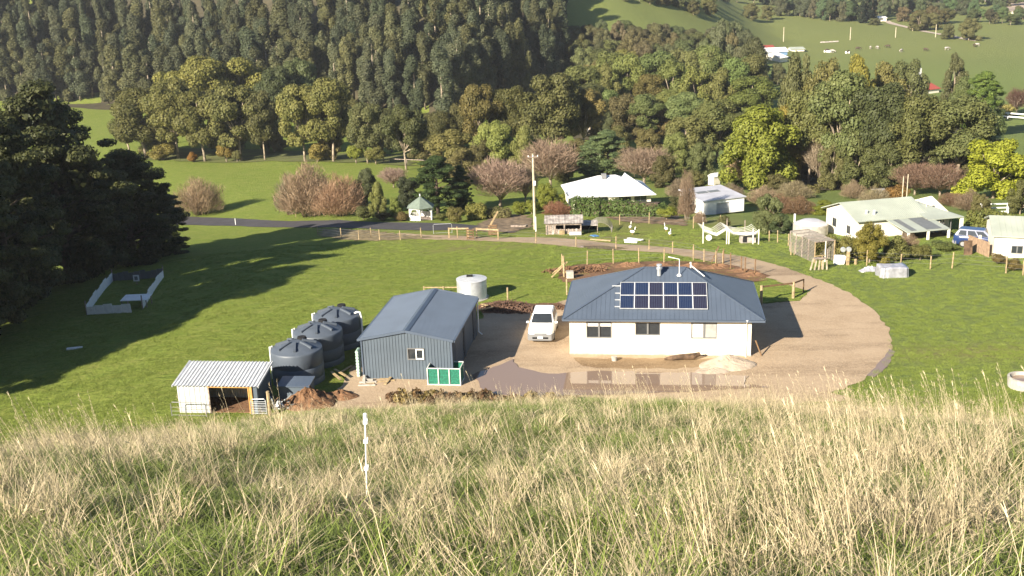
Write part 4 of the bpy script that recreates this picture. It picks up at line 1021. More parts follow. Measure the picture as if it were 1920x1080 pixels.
# left gable windows
for yy, zz_, ww, hh_ in ((2.0, .95, .75, 1.1), (5.2, 1.15, .85, 1.2)):
    f_ = MB(); f_.box((-.02, yy, zz_), (.08, ww, hh_)); wf_ = f_.build('window', M['alum'], gh)
    for q in (-1, 1): MB().box((-.05, yy + q * ww / 4, zz_), (.06, ww / 2 - .09, hh_ - .14)).build('pane', M['glass'], wf_)
window(gh, w0 + 1.2, -1.32, 1.3, 1.3, 1.0)
# carport
cpx0, cpx1 = L_ * .28, L_ * .74
cp = MB(); cp.add([(cpx0, -4.6, 2.0), (cpx1, -4.6, 2.0), (cpx1, -.1, 2.62), (cpx0, -.1, 2.62), (cpx0, -4.6, 1.9), (cpx1, -4.6, 1.9), (cpx1, -.1, 2.52), (cpx0, -.1, 2.52)], [(0, 1, 2, 3), (7, 6, 5, 4), (0, 4, 5, 1), (1, 5, 6, 2), (2, 6, 7, 3), (3, 7, 4, 0)])
cpo = cp.build('carport_roof', M['sage_roof'], gh)
for a in (.12, .48):
    xa = cpx0 + (cpx1 - cpx0) * a; xb = xa + (cpx1 - cpx0) * (.14 if a < .3 else .36)
    q = MB(); q.add([(xa, -4.3, 2.07), (xb, -4.3, 2.07), (xb, -.6, 2.58), (xa, -.6, 2.58)], [(0, 1, 2, 3)]); q.build('skylight', M['skylight'], cpo)
for xx in (cpx0 + .2, (cpx0 + cpx1) / 2, cpx1 - .1): MB().box((xx, -4.5, .4), (.2, .2, 3.2)).build('carport_post', M['cream'], gh)
for xx, yy in ((2.2, 1.2), (2.9, .9)): MB().tube([(xx - .9, yy - .2, he_ + .2), (xx - .9, yy - .2, he_ + .95)], .12, 8).build('roof_vent', M['plastic'], gh)
b = MB(); b.lathe([(0, .05), (.25, .1), (.35, .22)], 12, (L_ * .84, 1.8, he_ + .9)); b.tube([(L_ * .84, 1.8, he_ + .2), (L_ * .84, 1.8, he_ + 1.0)], .04, 6); b.build('satellite_dish', M['plastic'], gh)
b = MB(); b.tube([(L_ * .66, 3.6, 3.9), (L_ * .66, 3.6, 7.2)], .05, 6); b.tube([(L_ * .66 + .5, 3.6, 3.9), (L_ * .66 + .5, 3.6, 7.4)], .05, 6); b.build('antenna_mast', M['pole'], gh)['kind'] = 'stuff'
gh.scale = (1, .88, .75)
gm = Matrix.LocRotScale(gh.location, gh.rotation_euler, gh.scale)
# round concrete tank beside it
p = gp(1519, 440); s = mpp(p); t = thing('concrete_tank', 'squat round concrete tank at the left end of the green roofed house', 'water tank', p)
b = MB(); R_ = 32 * s; hh_ = 21 * s; b.lathe([(R_, -.3), (R_, hh_), (R_ * .96, hh_ + .03)], 36); b.build('wall', M['concrete'], t)
MB().lathe([(R_ * .96, hh_ + .04), (R_ * .5, hh_ + .4), (0, hh_ + .5)], 36).build('roof', M['grey_roof'], t)
p = gp(1489, 436); MB().tube([(0, 0, 0), (0, 0, 2.0)], .1, 8).build('pipe', M['plastic'], tag(thing('standpipe', 'white standpipe at the left edge of the round concrete tank', 'pipe', p), None))
# blue car and dark vehicle
p = gp(1838, 462); make_car('blue_car', 'dark blue car parked behind the low brown fence', 'car', p, Rz(-60), M['car_blue'], detail=False)
p = gp(1712, 462); c2 = make_car('parked_car', 'dark car in shade beneath the carport roof', 'car', Vector(gm @ Vector((cpx0 + 3.6, -2.2, -.3))), Rz(-100), M['bark_dark'], detail=False)
# right edge garage
p = gp(1862, 484); s = mpp(p)
gg = gabled('white_garage', 'white garage with pale roof cut by the right picture edge', 'shed', p + Vector((0, 0, -.3)), Rz(18), 9.0, 6.5, 2.3, .95, M['white_wall'], M['sage_roof'], .25)
window(gg, 1.8, -.02, 1.15, .9, .7)
MB().box((3.4, 2.0, 3.08), (1.4, 1.6, .08), rx=.3).build('skylight', M['skylight'], gg)
MB().box((4.4, -.6, .6), (1.6, 1.0, 2.2)).build('entry_box', M['rust'], gg)
# brown low fence
def brickwall(name, label, cat, pa, pb, h_, mat, n_):
    t = thing(name, label, cat, pa); o0 = Vector(pa); d = (Vector(pb) - o0)
    for i in range(n_):
        a = d * (i / n_); b_ = d * ((i + 1) / n_ - .004); q = MB(); q.bar(a + Vector((0, 0, h_ / 2)), b_ + Vector((0, 0, h_ / 2)), .12, h_); q.build('panel', mat, t)
    return t
brickwall('panel_fence', 'low tan panel fence in front of the blue car', 'fence', gp(1815, 467), gp(1853, 482), 1.3, M['brick'], 5)
brickwall('brick_wall', 'short reddish brown wall at the end of the tan fence', 'wall', gp(1806, 478), gp(1822, 478), 1.3, M['log'], 2)
MB().tube([(0, 0, 0), (0, 0, 1.6)], .12, 8).build('shaft', M['cream'], thing('gate_post', 'white post standing behind the tan panel fence', 'post', gp(1835, 474)))

# white rail fences
def rail_fence(name, label, pix, n_rails, h_, step, mat, tmin=50, rw=.12):
    pts = [gp(a, b_, tmin) for a, b_ in pix]; o0 = pts[0].copy(); t = thing(name, label, 'fence', o0)
    for a, b_ in zip(pts, pts[1:]):
        L0 = (b_ - a).length; k = max(1, round(L0 / step))
        for i in range(k + (b_ is pts[-1])):
            q = a + (b_ - a) * (i / k); z = H(q.x, q.y); MB().box((q.x - o0.x, q.y - o0.y, z - o0.z + h_ / 2), (.14, .14, h_)).build('post', mat, t)
        for r_ in range(n_rails):
            for i in range(k):
                q = a + (b_ - a) * (i / k); q2 = a + (b_ - a) * ((i + 1) / k); zz = h_ * (1 - r_ / max(1, n_rails)) - .1
                MB().bar((q.x - o0.x, q.y - o0.y, H(q.x, q.y) - o0.z + zz), (q2.x - o0.x, q2.y - o0.y, H(q2.x, q2.y) - o0.z + zz), .05, rw).build('rail', mat, t)
    return t
rail_fence('rail_fence', 'white three rail fence behind the green roofed house', [(1838, 403), (1888, 402)], 3, 1.3, 2.6, M['white'])
rail_fence('rail_fence', 'white rail fence running off the right picture edge', [(1890, 400), (1960, 399)], 3, 1.3, 2.6, M['white'])
rail_fence('rail_fence', 'white rail fence at the far field edge below the maroon tree', [(1855, 221), (1960, 230)], 2, 1.6, 4.5, M['white'], rw=.3)
rail_fence('rail_fence', 'thin grey rail fence in front of the gum row', [(730, 306), (830, 310)], 1, 1.0, 4, M['timber_grey'])
rail_fence('rail_fence', 'pale timber rail between posts left of the stile', [(842, 446), (878, 446)], 1, 1.15, 3.4, M['timber'], rw=.16)
rail_fence('rail_fence', 'pale timber rail between posts right of the stile', [(894, 447), (934, 449)], 1, 1.15, 3.8, M['timber'], rw=.16)
p = gp(882, 449); st_ = thing('stile', 'small dark step stile between the two pale rails', 'stile', p)
for k in range(4): MB().box((0, 0, .15 + k * .3), (.7, .3, .08), ry=.25).build('step', M['brown_post'], st_)
for xx in (-.35, .35): MB().box((xx, 0, .6), (.08, .2, 1.2)).build('side', M['brown_post'], st_)
p = gp(813, 440); tube_gate('tube_gate', 'pale tubular farm gate across the driveway entrance', p, Rz(-2), 2.1, 1.2, 1, M['galv'])
p = gp(924, 440); sg = thing('loading_ramp', 'dark crate with a pale plank leaning out of its top', 'crate', p)
for k in range(5): MB().box((0, -.3, .15 + k * .24), (1.0, .06, .16)).build('slat', M['brown_post'], sg)
for k in range(5): MB().box((.5, .1, .15 + k * .24), (.06, .8, .16)).build('slat', M['brown_post'], sg)
MB().bar((-.4, 0, .8), (.65, .1, 2.6), .16).build('plank', M['timber'], sg)

# post and wire fences, one post per listed spot
def wire_fence(label, pix, h_=1.2, mat=None, wires=3, r_=.055, tmin=50):
    pts = [gp(a, b_, tmin) for a, b_ in pix]; o0 = pts[0].copy(); t = thing('wire_fence', label, 'fence', o0)
    rg = random.Random(len(pix) * 7 + int(pix[0][0]))
    for p_ in pts:
        l = p_ - o0; hh = h_ * rg.uniform(.9, 1.12)
        MB().tube([l, l + Vector((rg.uniform(-.04, .04), 0, hh))], r_, 6).build('post', mat or M['post'], t)
    for k in range(wires):
        b = MB()
        for a, b_ in zip(pts, pts[1:]): b.tube([a - o0 + Vector((0, 0, h_ * (.95 - .28 * k))), b_ - o0 + Vector((0, 0, h_ * (.95 - .28 * k)))], .008, 3, cap=False)
        b.build('wire', M['wire'], t)
    return t
wire_fence('line of pale posts between the paddock and the dug bank', [(1054, 503), (1101, 497), (1150, 495), (1198, 494), (1245, 493), (1300, 489), (1342, 497)], 1.35)
wire_fence('fence posts along the paddock side of the driveway', [(858, 446), (1005, 456), (1080, 463), (1155, 466), (1217, 469), (1261, 474), (1300, 480), (1320, 492), (1355, 494)], 1.15)
wire_fence('fence posts around the bend of the driveway behind the house', [(1343, 496), (1356, 498), (1370, 505), (1390, 511), (1397, 512), (1415, 518)], 1.5, M['brown_post'])
wire_fence('thin pale posts on the verge below the road', [(596, 440), (640, 446), (673, 450), (696, 446), (712, 450), (751, 450), (790, 445)], 1.1)
wire_fence('sparse pale posts along the foot of the right garden', [(1540, 505), (1625, 498), (1688, 502), (1744, 505), (1785, 503), (1886, 512), (1918, 516)], 1.25)
wire_fence('pale posts across the lawn toward the netting run', [(1442, 453), (1458, 455), (1478, 461), (1483, 478), (1489, 478), (1501, 470)], 1.2)
wire_fence('posts of the garden fence behind the geese', [(1162, 421), (1217, 419), (1300, 428), (1350, 425)], 1.2)
wire_fence('two pale posts beside the dug yard corner', [(952, 566), (1063, 553)], 1.3, wires=0, r_=.07)
# braced corner post with planks
p = gp(1058, 520); br = thing('strainer_post', 'thick corner post with crossed timber braces at the paddock corner', 'post', p)
MB().tube([(0, 0, -.1), (-.05, 0, 1.9)], .09, 8).build('post', M['post'], br)
for a, b_ in (((-1.1, -.2, .1), (.3, .1, 1.35)), ((-1.0, .1, .35), (.1, 0, 1.3)), ((.1, 0, .5), (1.1, -.3, .1))): MB().bar(a, b_, .13, .07).build('brace', M['timber'], br)
MB().box((.45, -.6, .35), (.6, .5, .7)).build('drum', M['concrete'], br)
# timber yard rails right of the house
yr = thing('timber_rail_fence', 'brown timber rail on thick posts beside the rear lawn', 'fence', gp(1427, 572)); o0 = yr.location.copy()
q = [gp(1427, 572), gp(1487, 560), gp(1506, 549)]
for i, a in enumerate(q): MB().tube([a - o0, a - o0 + Vector((0, 0, (1.55, 1.35, 1.1)[i]))], .11 if i < 2 else .05, 8).build('post', M['post'] if i < 2 else M['brown_post'], yr)
MB().bar(q[0] - o0 + Vector((0, 0, 1.45)), q[1] - o0 + Vector((0, 0, 1.25)), .08, .12).build('rail', M['brown_post'], yr)
MB().bar(q[1] - o0 + Vector((0, 0, 1.25)), q[2] - o0 + Vector((0, 0, 1.1)), .08, .1).build('rail', M['brown_post'], yr)
for px, py, lb in ((1374, 497, 'leaning brown prop among posts by the driveway'),):
    p = gp(px - 34, py - 5); o = MB().bar((-.3, 0, 0), (.35, 0, 1.5), .09).build('timber_prop', M['brown_post'], None); o.location = p; tag(o, lb, 'timber')

# netting run (white nets sagging between posts)
pa, pb = gp(1318, 457), gp(1422, 458); d = pb - pa
nt = thing('bird_netting', 'sagging white bird netting strung over a row of posts', 'netting', pa)
prof = [(0, 1.5), (.25, 1.15), (.42, 1.75), (.55, 1.35), (.8, 1.35), (.93, 1.45), (1, 1.7)]
for u, h_ in ((0, 2.2), (.43, 1.75), (.47, 1.5), (.9, 1.8), (1, 1.75)): MB().box((d.x * u, d.y * u, h_ / 2), (.09, .09, h_)).build('post', M['cream'], nt)
for u, h_ in ((.1, 2.0), (.55, 2.0), (.88, 1.9)): MB().box((d.x * u, d.y * u + 3.2, h_ / 2), (.08, .08, h_)).build('post', M['timber_grey'], nt)
b = MB()
def nh(u): return np.interp(u, [q_[0] for q_ in prof], [q_[1] for q_ in prof])
nn = 44
for r_ in range(12):
    v = r_ / 11; 
    for i in range(nn):
        u, u2 = i / nn, (i + 1) / nn
        dz = v * .55 if r_ < 6 else .25; dy = 0 if r_ < 6 else (v - .5) * 6
        b.bar((d.x * u, d.y * u + dy, nh(u) - dz * (.5 + .5 * math.sin(u * PI * 2) ** 2)), (d.x * u2, d.y * u2 + dy, nh(u2) - dz * (.5 + .5 * math.sin(u2 * PI * 2) ** 2)), .03)
for i in range(70):
    u = i / 70; b.bar((d.x * u, d.y * u, nh(u)), (d.x * u, d.y * u, nh(u) - .3), .02)
b.build('netting', M['net'], nt)['kind'] = 'stuff'
p = gp(1403, 456); kb = thing('kennel', 'small pale kennel box under the right end of the netting', 'kennel', p)
MB().box((0, .4, .45), (1.5, .8, .9)).build('body', M['rust'], kb); MB().box((0, .4, .95), (1.7, 1.0, .07)).build('roof', M['timber_grey'], kb); MB().box((-.35, -.02, .4), (.4, .04, .6)).build('opening', M['dark'], kb)
p = gp(1329, 452); o = MB().tube([(0, 0, .35), (0, .1, .35)], .3, 16).build('round_target', M['plastic'], None); o.location = p; tag(o, 'small white disc standing on the lawn under the netting', 'disc')
# chicken run of wire netting
pa = gp(1527, 493); ck = thing('chicken_run', 'long wire netting run with a pale timber door frame', 'chicken run', pa, Rz(-14))
for k in range(5):
    for xx in (0, 1.9): MB().box((xx, k * 1.1, .95), (.07, .07, 1.9)).build('post', M['timber'] if k == 0 else M['timber_grey'], ck)
    MB().bar((0, k * 1.1, 1.88), (1.9, k * 1.1, 1.88), .07).build('crossbar', M['timber_grey'], ck)
MB().box((1.0, -.04, .95), (.08, .06, 1.9)).build('door_stile', M['cream'], ck); MB().box((.5, -.05, .62), (1.0, .05, .07)).build('door_rail', M['timber'], ck)
b = MB()
for k in range(15): b.bar((0, 0, k * .13), (0, 4.4, k * .13), .022); b.bar((1.9, 0, k * .13), (1.9, 4.4, k * .13), .022); b.bar((k * .13, 0, 1.9), (k * .13, 4.4, 1.9), .022)
for k in range(25): b.bar((0, k * .18, 0), (0, k * .18, 1.9), .018); b.bar((1.9, k * .18, 0), (1.9, k * .18, 1.9), .018); b.bar((0, k * .18, 1.9), (1.9, k * .18, 1.9), .018)
b.build('netting', M['wire_mesh'], ck)['kind'] = 'stuff'
p = gp(1537, 506); ps = thing('slat_stand', 'rough stand of upright weathered slats before the chicken run', 'stand', p)
for k in range(5): MB().bar((-.8 + k * .35, 0, 0), (-.55 + k * .28, .1, 1.0), .12, .06).build('slat', M['stone'], ps)
MB().box((0, .1, 1.0), (1.0, .5, .06)).build('top', M['timber_grey'], ps)
p = gp(1576, 497); o = MB().prism([(-.5, .0), (.35, .0), (.5, .75), (-.45, .85)], 'y', 0, .5).build('white_bin', M['plastic'], None, bevel=.05); o.location = p; tag(o, 'white angular plastic bin beside the chicken run', 'bin')
p = gp(1589, 497); mp_ = thing('meter_stand', 'timber stand carrying two small round grey meters', 'meter stand', p)
MB().box((0, 0, .6), (.22, .2, 1.2)).build('post', M['timber'], mp_)
for xx in (-.45, .05): MB().tube([(xx, -.05, 1.4), (xx, .1, 1.4)], .22, 14).build('meter', M['galv'], mp_)
MB().tube([(0, 0, 0), (0, 0, .5)], .12, 8).build('stump', M['timber'], thing('stump', 'small timber stump right of the meter stand', 'stump', gp(1604, 496)))
# tarp covered stack
p = gp(1672, 517); s = mpp(p)
rng = np.random.default_rng(4); V_ = []; F_ = []; nu, nv = 46, 12; Wt, Dt, Ht = 52 * s, 1.7, 21 * s
for j in range(nv + 1):
    v = j / nv
    for i in range(nu):
        a = 2 * PI * i / nu; sx, sy = math.cos(a), math.sin(a); e = .35
        qx = math.copysign(abs(sx) ** e, sx); qy = math.copysign(abs(sy) ** e, sy)
        fl = 1 + (.05 * math.sin(a * 11 + 1) + .04 * math.sin(a * 17)) * (1 - v) ** .6
        if j <= 8: r_, z = 1.02 * fl - .06 * v, Ht * (j / 8) * (.94 + .04 * math.sin(3 * a))
        else: r_, z = (1 - (j - 8) / 4) * .94, Ht * (.97 + .04 * math.sin(3 * a) + .03 * (j - 8) / 4)
        V_.append((Wt / 2 * qx * r_, Dt / 2 * qy * r_, z))
for j in range(nv):
    for i in range(nu): F_.append((j * nu + i, j * nu + (i + 1) % nu, (j + 1) * nu + (i + 1) % nu, (j + 1) * nu + i))
o = MB().add(V_, F_).build('tarp_stack', M['tarp'], None, smooth=True); o.location = p; tag(o, 'boxy stack wrapped in a creased silver tarp on the pasture', 'tarp')
p = gp(1632, 508); rough_mound('tarp_scrap', 'crumpled pale sheet lying left of the silver tarp stack', 'tarp', p, 1.2, .5, .35, M['tarp'], 31, amp=.5)
# concrete ring at right edge
p = gp(1921, 725); t = thing('water_trough', 'round concrete trough cut by the right picture edge', 'trough', p)
MB().lathe([(.95, 0), (1.0, .62), (.86, .64), (.80, .25), (0, .25)], 28).build('ring', M['concrete'], t); MB().lathe([(0, .42), (.83, .42)], 28).build('water_surface', M['water'], t)
# pen of pale sheets in the tree shade
pn = thing('sheet_pen', 'low rectangular pen of pale sheets in the tree shade', 'pen', gp(163, 590)); o0 = pn.location.copy()
cs = [gp(163, 590), gp(212, 527), gp(307, 520), gp(268, 580)]
def side(a, b_, n_, h_, mat, skip=()):
    for i in range(n_):
        if i in skip: continue
        q0 = a + (b_ - a) * (i / n_); q1 = a + (b_ - a) * ((i + .96) / n_); hh = h_ * (1 + .1 * ((i * 7) % 3 - 1))
        MB().bar(Vector((q0.x, q0.y, H(q0.x, q0.y))) - o0 + Vector((0, 0, hh / 2)), Vector((q1.x, q1.y, H(q1.x, q1.y))) - o0 + Vector((0, 0, hh / 2)), .04, hh).build('sheet_panel', mat, pn)
side(cs[0], cs[1], 8, .85, M['white']); side(cs[1], cs[2], 9, .8, M['alum']); side(cs[2], cs[3], 8, .75, M['white']); side(cs[0], gp(247, 586), 5, .75, M['white'])
for c_ in cs: MB().tube([c_ - o0, c_ - o0 + Vector((0, 0, 1.2))], .05, 6).build('post', M['timber_grey'], pn)
rt = thing('pen_shelter', 'flat pale sheet roof on short posts inside the shaded pen', 'shelter', gp(258, 576)); 
MB().box((0, 0, .85), (2.2, 1.5, .05), rx=.05).build('roof', M['white'], rt)
for xx in (-1, 1):
    for yy in (-.65, .65): MB().box((xx, yy, .42), (.07, .07, .82)).build('post', M['timber_grey'], rt)
p = gp(257, 534); sg = thing('sign_board', 'small white board with a dark frame at the back of the pen', 'board', p); MB().box((0, 0, .65), (.55, .04, .6)).build('board', M['white'], sg); MB().box((0, -.03, .65), (.3, .03, .35)).build('panel', M['alum'], sg); MB().box((0, .04, .45), (.05, .05, .9)).build('stake', M['timber_grey'], sg)
p = gp(140, 654); o = MB().box((0, 0, .05), (1.1, .3, .1), rz=.2).build('white_sheet', M['white'], None); o.location = p; tag(o, 'scrap of white sheet lying on the paddock at the shadow edge', 'sheet')
p = gp(516, 385); fgm = thing('garden_plant', 'tiny dark upright sapling alone on the far green paddock', 'plant', p)
MB().tube([(0, 0, 0), (0, 0, .7)], .06, 6).build('trunk', M['bark_dark'], fgm)
o = MB().lathe([(0, .5), (.22, .7), (.28, 1.0), (.2, 1.4), (0, 1.75)], 9).build('crown', M['lf_cyp'], fgm)
MB().tube([(0, 0, 0), (0, 0, 1.0)], .05, 6).build('shaft', M['plastic'], thing('marker_post', 'thin white marker post on the shaded road verge', 'post', gp(442, 422)))

# far farm buildings
def far_house(px, py, wpx, dep, he_, hr_, rz, wall, roofm, label, name='farmhouse', cat='house', hip=False):
    p = gp(px, py); s = mpp(p)
    return gabled(name, label, cat, p + Vector((0, 0, -.2)), Rz(rz), wpx * s, dep, he_ * s, hr_ * s, wall, roofm, .4, hip=hip)
t = far_house(1727, 177, 48, 8, 9, 9, -28, M['white_wall'], M['red_roof'], 'white farmhouse with red roof among the far grove')
MB().box((1.2, 3, 6.2), (1.8, 1.6, 2.6)).build('chimney', M['white'], t)
far_house(1431, 104, 46, 8, 7, 6, -3, M['blue_wall'], M['white_roof'], 'long blue barn with white roof beyond the wood', 'barn', 'barn')
far_house(1429, 96, 24, 8, 5, 5, -3, M['white_wall'], M['red_roof'], 'small red roofed building behind the blue barn', 'farmhouse', 'house')
far_house(1463, 117, 30, 9, 9, 8, -50, M['white_wall'], M['white_roof'], 'pale gabled shed at the right end of the blue barn', 'barn', 'barn')
far_house(1484, 96, 24, 7, 4, 3, 0, M['white_wall'], M['sage_roof'], 'low pale building behind the gabled shed', 'barn', 'barn')
far_house(1638, 40, 24, 8, 6, 3, 0, M['white_wall'], M['white_roof'], 'white farm building beside the dark pine belt', 'farmhouse', 'house')
far_house(1795, 20, 20, 8, 3, 4, 0, M['white_wall'], M['white_roof'], 'tiny white farmhouse below the top right hill', 'farmhouse', 'house')
far_house(1908, 27, 20, 8, 3, 4, 0, M['white_wall'], M['white_roof'], 'tiny white farmhouse at the top right edge', 'farmhouse', 'house')
far_house(1105, 250, 18, 6, 6, 4, 5, M['white_wall'], M['white_roof'], 'small pale roof showing left in the middle wood', 'farmhouse', 'house')
far_house(1200, 252, 42, 7, 5, 6, 0, M['white_wall'], M['white_roof'], 'cream roof glimpsed through the middle of the wood', 'farmhouse', 'house')
# dark pond / tunnel house in shade
far_house(1655, 366, 12, 3, 5, 2, 0, M['blue_wall'], M['grey_roof'], 'small pale blue water tank shed at the grove edge', 'garden_shed', 'shed')
# dots of livestock in the far field
def cow(px, py, i, mat):
    p = gp(px, py); t = thing('cow', (('white', 'dark')[mat is M['bark_dark']] + ' cow in the far field, ' + ('third', 'fifth', 'eighth', 'ninth', 'tenth', 'eleventh', 'second last', 'last', 'fourth', 'second', 'first', 'seventh')[i] + ' from the left'), 'cow', p, i * 1.3, 'cattle dotted over the far field')
    b = MB(); b.lathe([(0, -.95), (.25, -.9), (.38, -.5), (.42, 0), (.36, .6), (.2, .95), (.13, 1.25), (0, 1.3)], 8); b.v = [(z, x_, y_ + 1.0) for x_, y_, z in b.v]; b.build('body', mat, t, smooth=True)
    for xx in (-.7, .6):
        for yy in (-.22, .22): MB().tube([(xx, yy, 0), (xx, yy, .8)], .07, 5).build('leg', mat, t)
    MB().tube([(1.1, 0, 1.05), (1.5, 0, .75), (1.65, 0, .5)], [.2, .16, .1], 6).build('head', mat, t)
for i, (px, py) in enumerate(((1608, 94), (1632, 92), (1665, 90), (1690, 98), (1735, 96), (1775, 94), (1827, 88), (1832, 87), (1590, 100), (1560, 99), (1550, 98), (1645, 92))):
    cow(px, py, i, M['rust'] if i % 2 else M['bark_dark'])
planks('pipe_stack', 'long pale pipes lying in the far field', 'pipes', [(gz(1538, 81, .4), gz(1572, 79, .4))], M['rust'], .5, .5)
planks('pipe_stack', 'low pale feed troughs along the dark line of the far field', 'troughs', [(gz(1545, 98, .4), gz(1560, 98, .4)), (gz(1585, 100, .4), gz(1593, 100, .4))], M['white'], .8, .8)

# ================================================================== TREES
def leaves(rng, clumps, dens, size, flat=0.0, inner=.25, up=.25):
    """leaf faces scattered over ellipsoid clumps; clumps: rows cx cy cz rx ry rz"""
    Vs = []; 
    for c in clumps:
        area = 4 * PI * ((c[3] * c[4]) ** 1.6 / 3 + (c[3] * c[5]) ** 1.6 / 3 + (c[4] * c[5]) ** 1.6 / 3) ** (1 / 1.6)
        n = max(12, int(area * dens))
        d = rng.normal(size=(n, 3)); d /= np.linalg.norm(d, axis=1)[:, None]
        r = rng.uniform(.82, 1.12, n); k = rng.random(n) < inner; r[k] = rng.uniform(.3, .85, k.sum())
        P_ = np.array(c[:3]) + d * r[:, None] * np.array(c[3:6])
        nr = d / np.array(c[3:6]); nr /= np.linalg.norm(nr, axis=1)[:, None]
        nr = nr + rng.normal(size=(n, 3)) * .45 + np.array([0, 0, up]); nr /= np.linalg.norm(nr, axis=1)[:, None]
        t = np.cross(nr, rng.normal(size=(n, 3))); t /= np.linalg.norm(t, axis=1)[:, None] + 1e-9
        b_ = np.cross(nr, t); s_ = size * rng.uniform(.6, 1.4, n)[:, None]
        Vs.append(np.stack([P_ - t * s_ * .6 - b_ * s_ * .4, P_ + t * s_ * .6 - b_ * s_ * .3, P_ + b_ * s_ * .8], 1).reshape(-1, 3))
    V_ = np.concatenate(Vs); return V_, np.arange(len(V_)).reshape(-1, 3)

def trunk_mesh(name, rng, segs, mat, n=6):
    mb = MB()
    for pts, rad in segs: mb.tube(pts, rad, n)
    me = bpy.data.meshes.new(name); me.from_pydata(mb.v, [], mb.f); me.update(); me.materials.append(mat)
    me.polygons.foreach_set('use_smooth', [True] * len(me.polygons)); return me

def limbs(rng, clumps, h0, base_r, x0=0, y0=0, lean=.3, k=None):
    segs = []; top = max(c[2] for c in clumps)
    fork = Vector((rng.uniform(-lean, lean), rng.uniform(-lean, lean), h0))
    segs.append(([(x0, y0, -.4), (x0 + fork.x * .4, y0 + fork.y * .4, h0 * .5), tuple(fork)], [base_r * 1.25, base_r, base_r * .8]))
    idx = list(range(len(clumps))); rng.shuffle(idx)
    for i in idx[:k or len(idx)]:
        c = clumps[i]; e = Vector(c[:3]); m_ = fork.lerp(e, .5) + Vector((rng.uniform(-.3, .3), rng.uniform(-.3, .3), rng.uniform(-.1, .5)))
        segs.append(([tuple(fork), tuple(m_), tuple(e)], [base_r * .55, base_r * .35, base_r * .12]))
    return segs

class Species: pass
def make_species(kind, n_var, fn):
    out = []
    for v in range(n_var): out.append(fn(np.random.default_rng(1000 + v * 17 + sum(map(ord, kind)))))
    return out

def sp_gum(rng):        # nominal 10 m tall, 8 m wide, rounded crown high on pale limbs
    cl = []
    for i in range(30):
        a = rng.uniform(0, 2 * PI); e = rng.uniform(-.7, 1) ; rr = math.sqrt(max(0, 1 - (e if e > 0 else e) ** 2)) * rng.uniform(.55, .85)
        cl.append((3.4 * rr * math.cos(a), 3.4 * rr * math.sin(a), 5.7 + 3.2 * e, rng.uniform(.9, 1.45), rng.uniform(.9, 1.45), rng.uniform(.75, 1.2)))
    for i in range(5):
        a = rng.uniform(0, 2 * PI); cl.append((1.9 * math.cos(a), 1.9 * math.sin(a), rng.uniform(2.6, 4.2), .7, .7, .6))
    V_, F_ = leaves(rng, cl, 58, .185)
    return mesh_np('crown', V_, F_, M['lf_gum']), trunk_mesh('trunk', rng, limbs(rng, cl, 2.6, .17, k=11), M['bark'])
def sp_tall(rng):       # plantation gum, nominal 20 m tall, 6 m wide
    cl = []
    for i in range(20):
        z = rng.uniform(.14, 1); w_ = 2.15 * math.sin(min(1, (1 - z) / .5 + .12) * PI / 2) * (.6 + .4 * min(1, (z - .2) / .25)); a = rng.uniform(0, 2 * PI)
        r_ = w_ * rng.uniform(.3, .9); q = rng.uniform(.75, 1.2)
        cl.append((r_ * math.cos(a), r_ * math.sin(a), z * 18.4, q, q, q * rng.uniform(1.5, 2.6)))
    V_, F_ = leaves(rng, cl, 34, .25)
    segs = [([(0, 0, -1), (.1, .1, 9), (0, .2, 18.5)], [.22, .17, .06])]
    for c in cl[:7]: segs.append(([(0.05, .1, c[2] - 2.0), c[:3]], [.08, .04]))
    return mesh_np('crown', V_, F_, M['lf_plant']), trunk_mesh('trunk', rng, segs, M['bark'])
def sp_cypress(rng):    # spreading dark cypress, nominal 15 m tall, 12 m wide, tiers of flat foliage
    cl = []
    for i in range(105):
        z = rng.uniform(.06, 1); w_ = 5.6 * (1 - (abs(z - .38) / .62) ** 2.0) ** .6 if z > .38 else 5.6 * (.72 + .28 * z / .38)
        a = rng.uniform(0, 2 * PI); r_ = w_ * rng.uniform(.5, 1.08); q = rng.uniform(.55, 1.35)
        cl.append((r_ * math.cos(a), r_ * math.sin(a), z * 14.3, q, q, q * rng.uniform(.25, .55)))
    V_, F_ = leaves(rng, cl, 62, .17, up=.5)
    c2 = [(c[0] * .5, c[1] * .5, c[2] * .95, 1.3, 1.3, 1.1) for c in cl[::4]]
    V2, F2 = leaves(rng, c2, 14, .34)
    V_ = np.concatenate([V_, V2]); F_ = np.arange(len(V_)).reshape(-1, 3)
    segs = [([(0, 0, -1), (.2, 0, 5), (0, 0, 12.5)], [.5, .4, .12])]
    for c in cl[:26]: segs.append(([(0, 0, max(.8, c[2] - 1.2)), c[:3]], [.16, .04]))
    return mesh_np('crown', V_, F_, M['lf_cyp']), trunk_mesh('trunk', rng, segs, M['bark_dark'])
def sp_bush(rng):       # dense round bush, nominal 3 m tall 3 m wide
    cl = []
    for i in range(26):
        d = rng.normal(size=3); d /= np.linalg.norm(d); r_ = rng.uniform(.45, .8); q = rng.uniform(.32, .55)
        cl.append((1.25 * d[0] * r_, 1.25 * d[1] * r_, 1.45 + 1.2 * d[2] * r_, q, q, q * .9))
    V_, F_ = leaves(rng, cl, 130, .10)
    return mesh_np('crown', V_, F_, M['lf_bush']), trunk_mesh('trunk', rng, [([(0, 0, -.2), (0, 0, 1.3)], [.12, .06])] + [([(0, 0, .3), c[:3]], [.05, .02]) for c in cl[:6]], M['bark'])
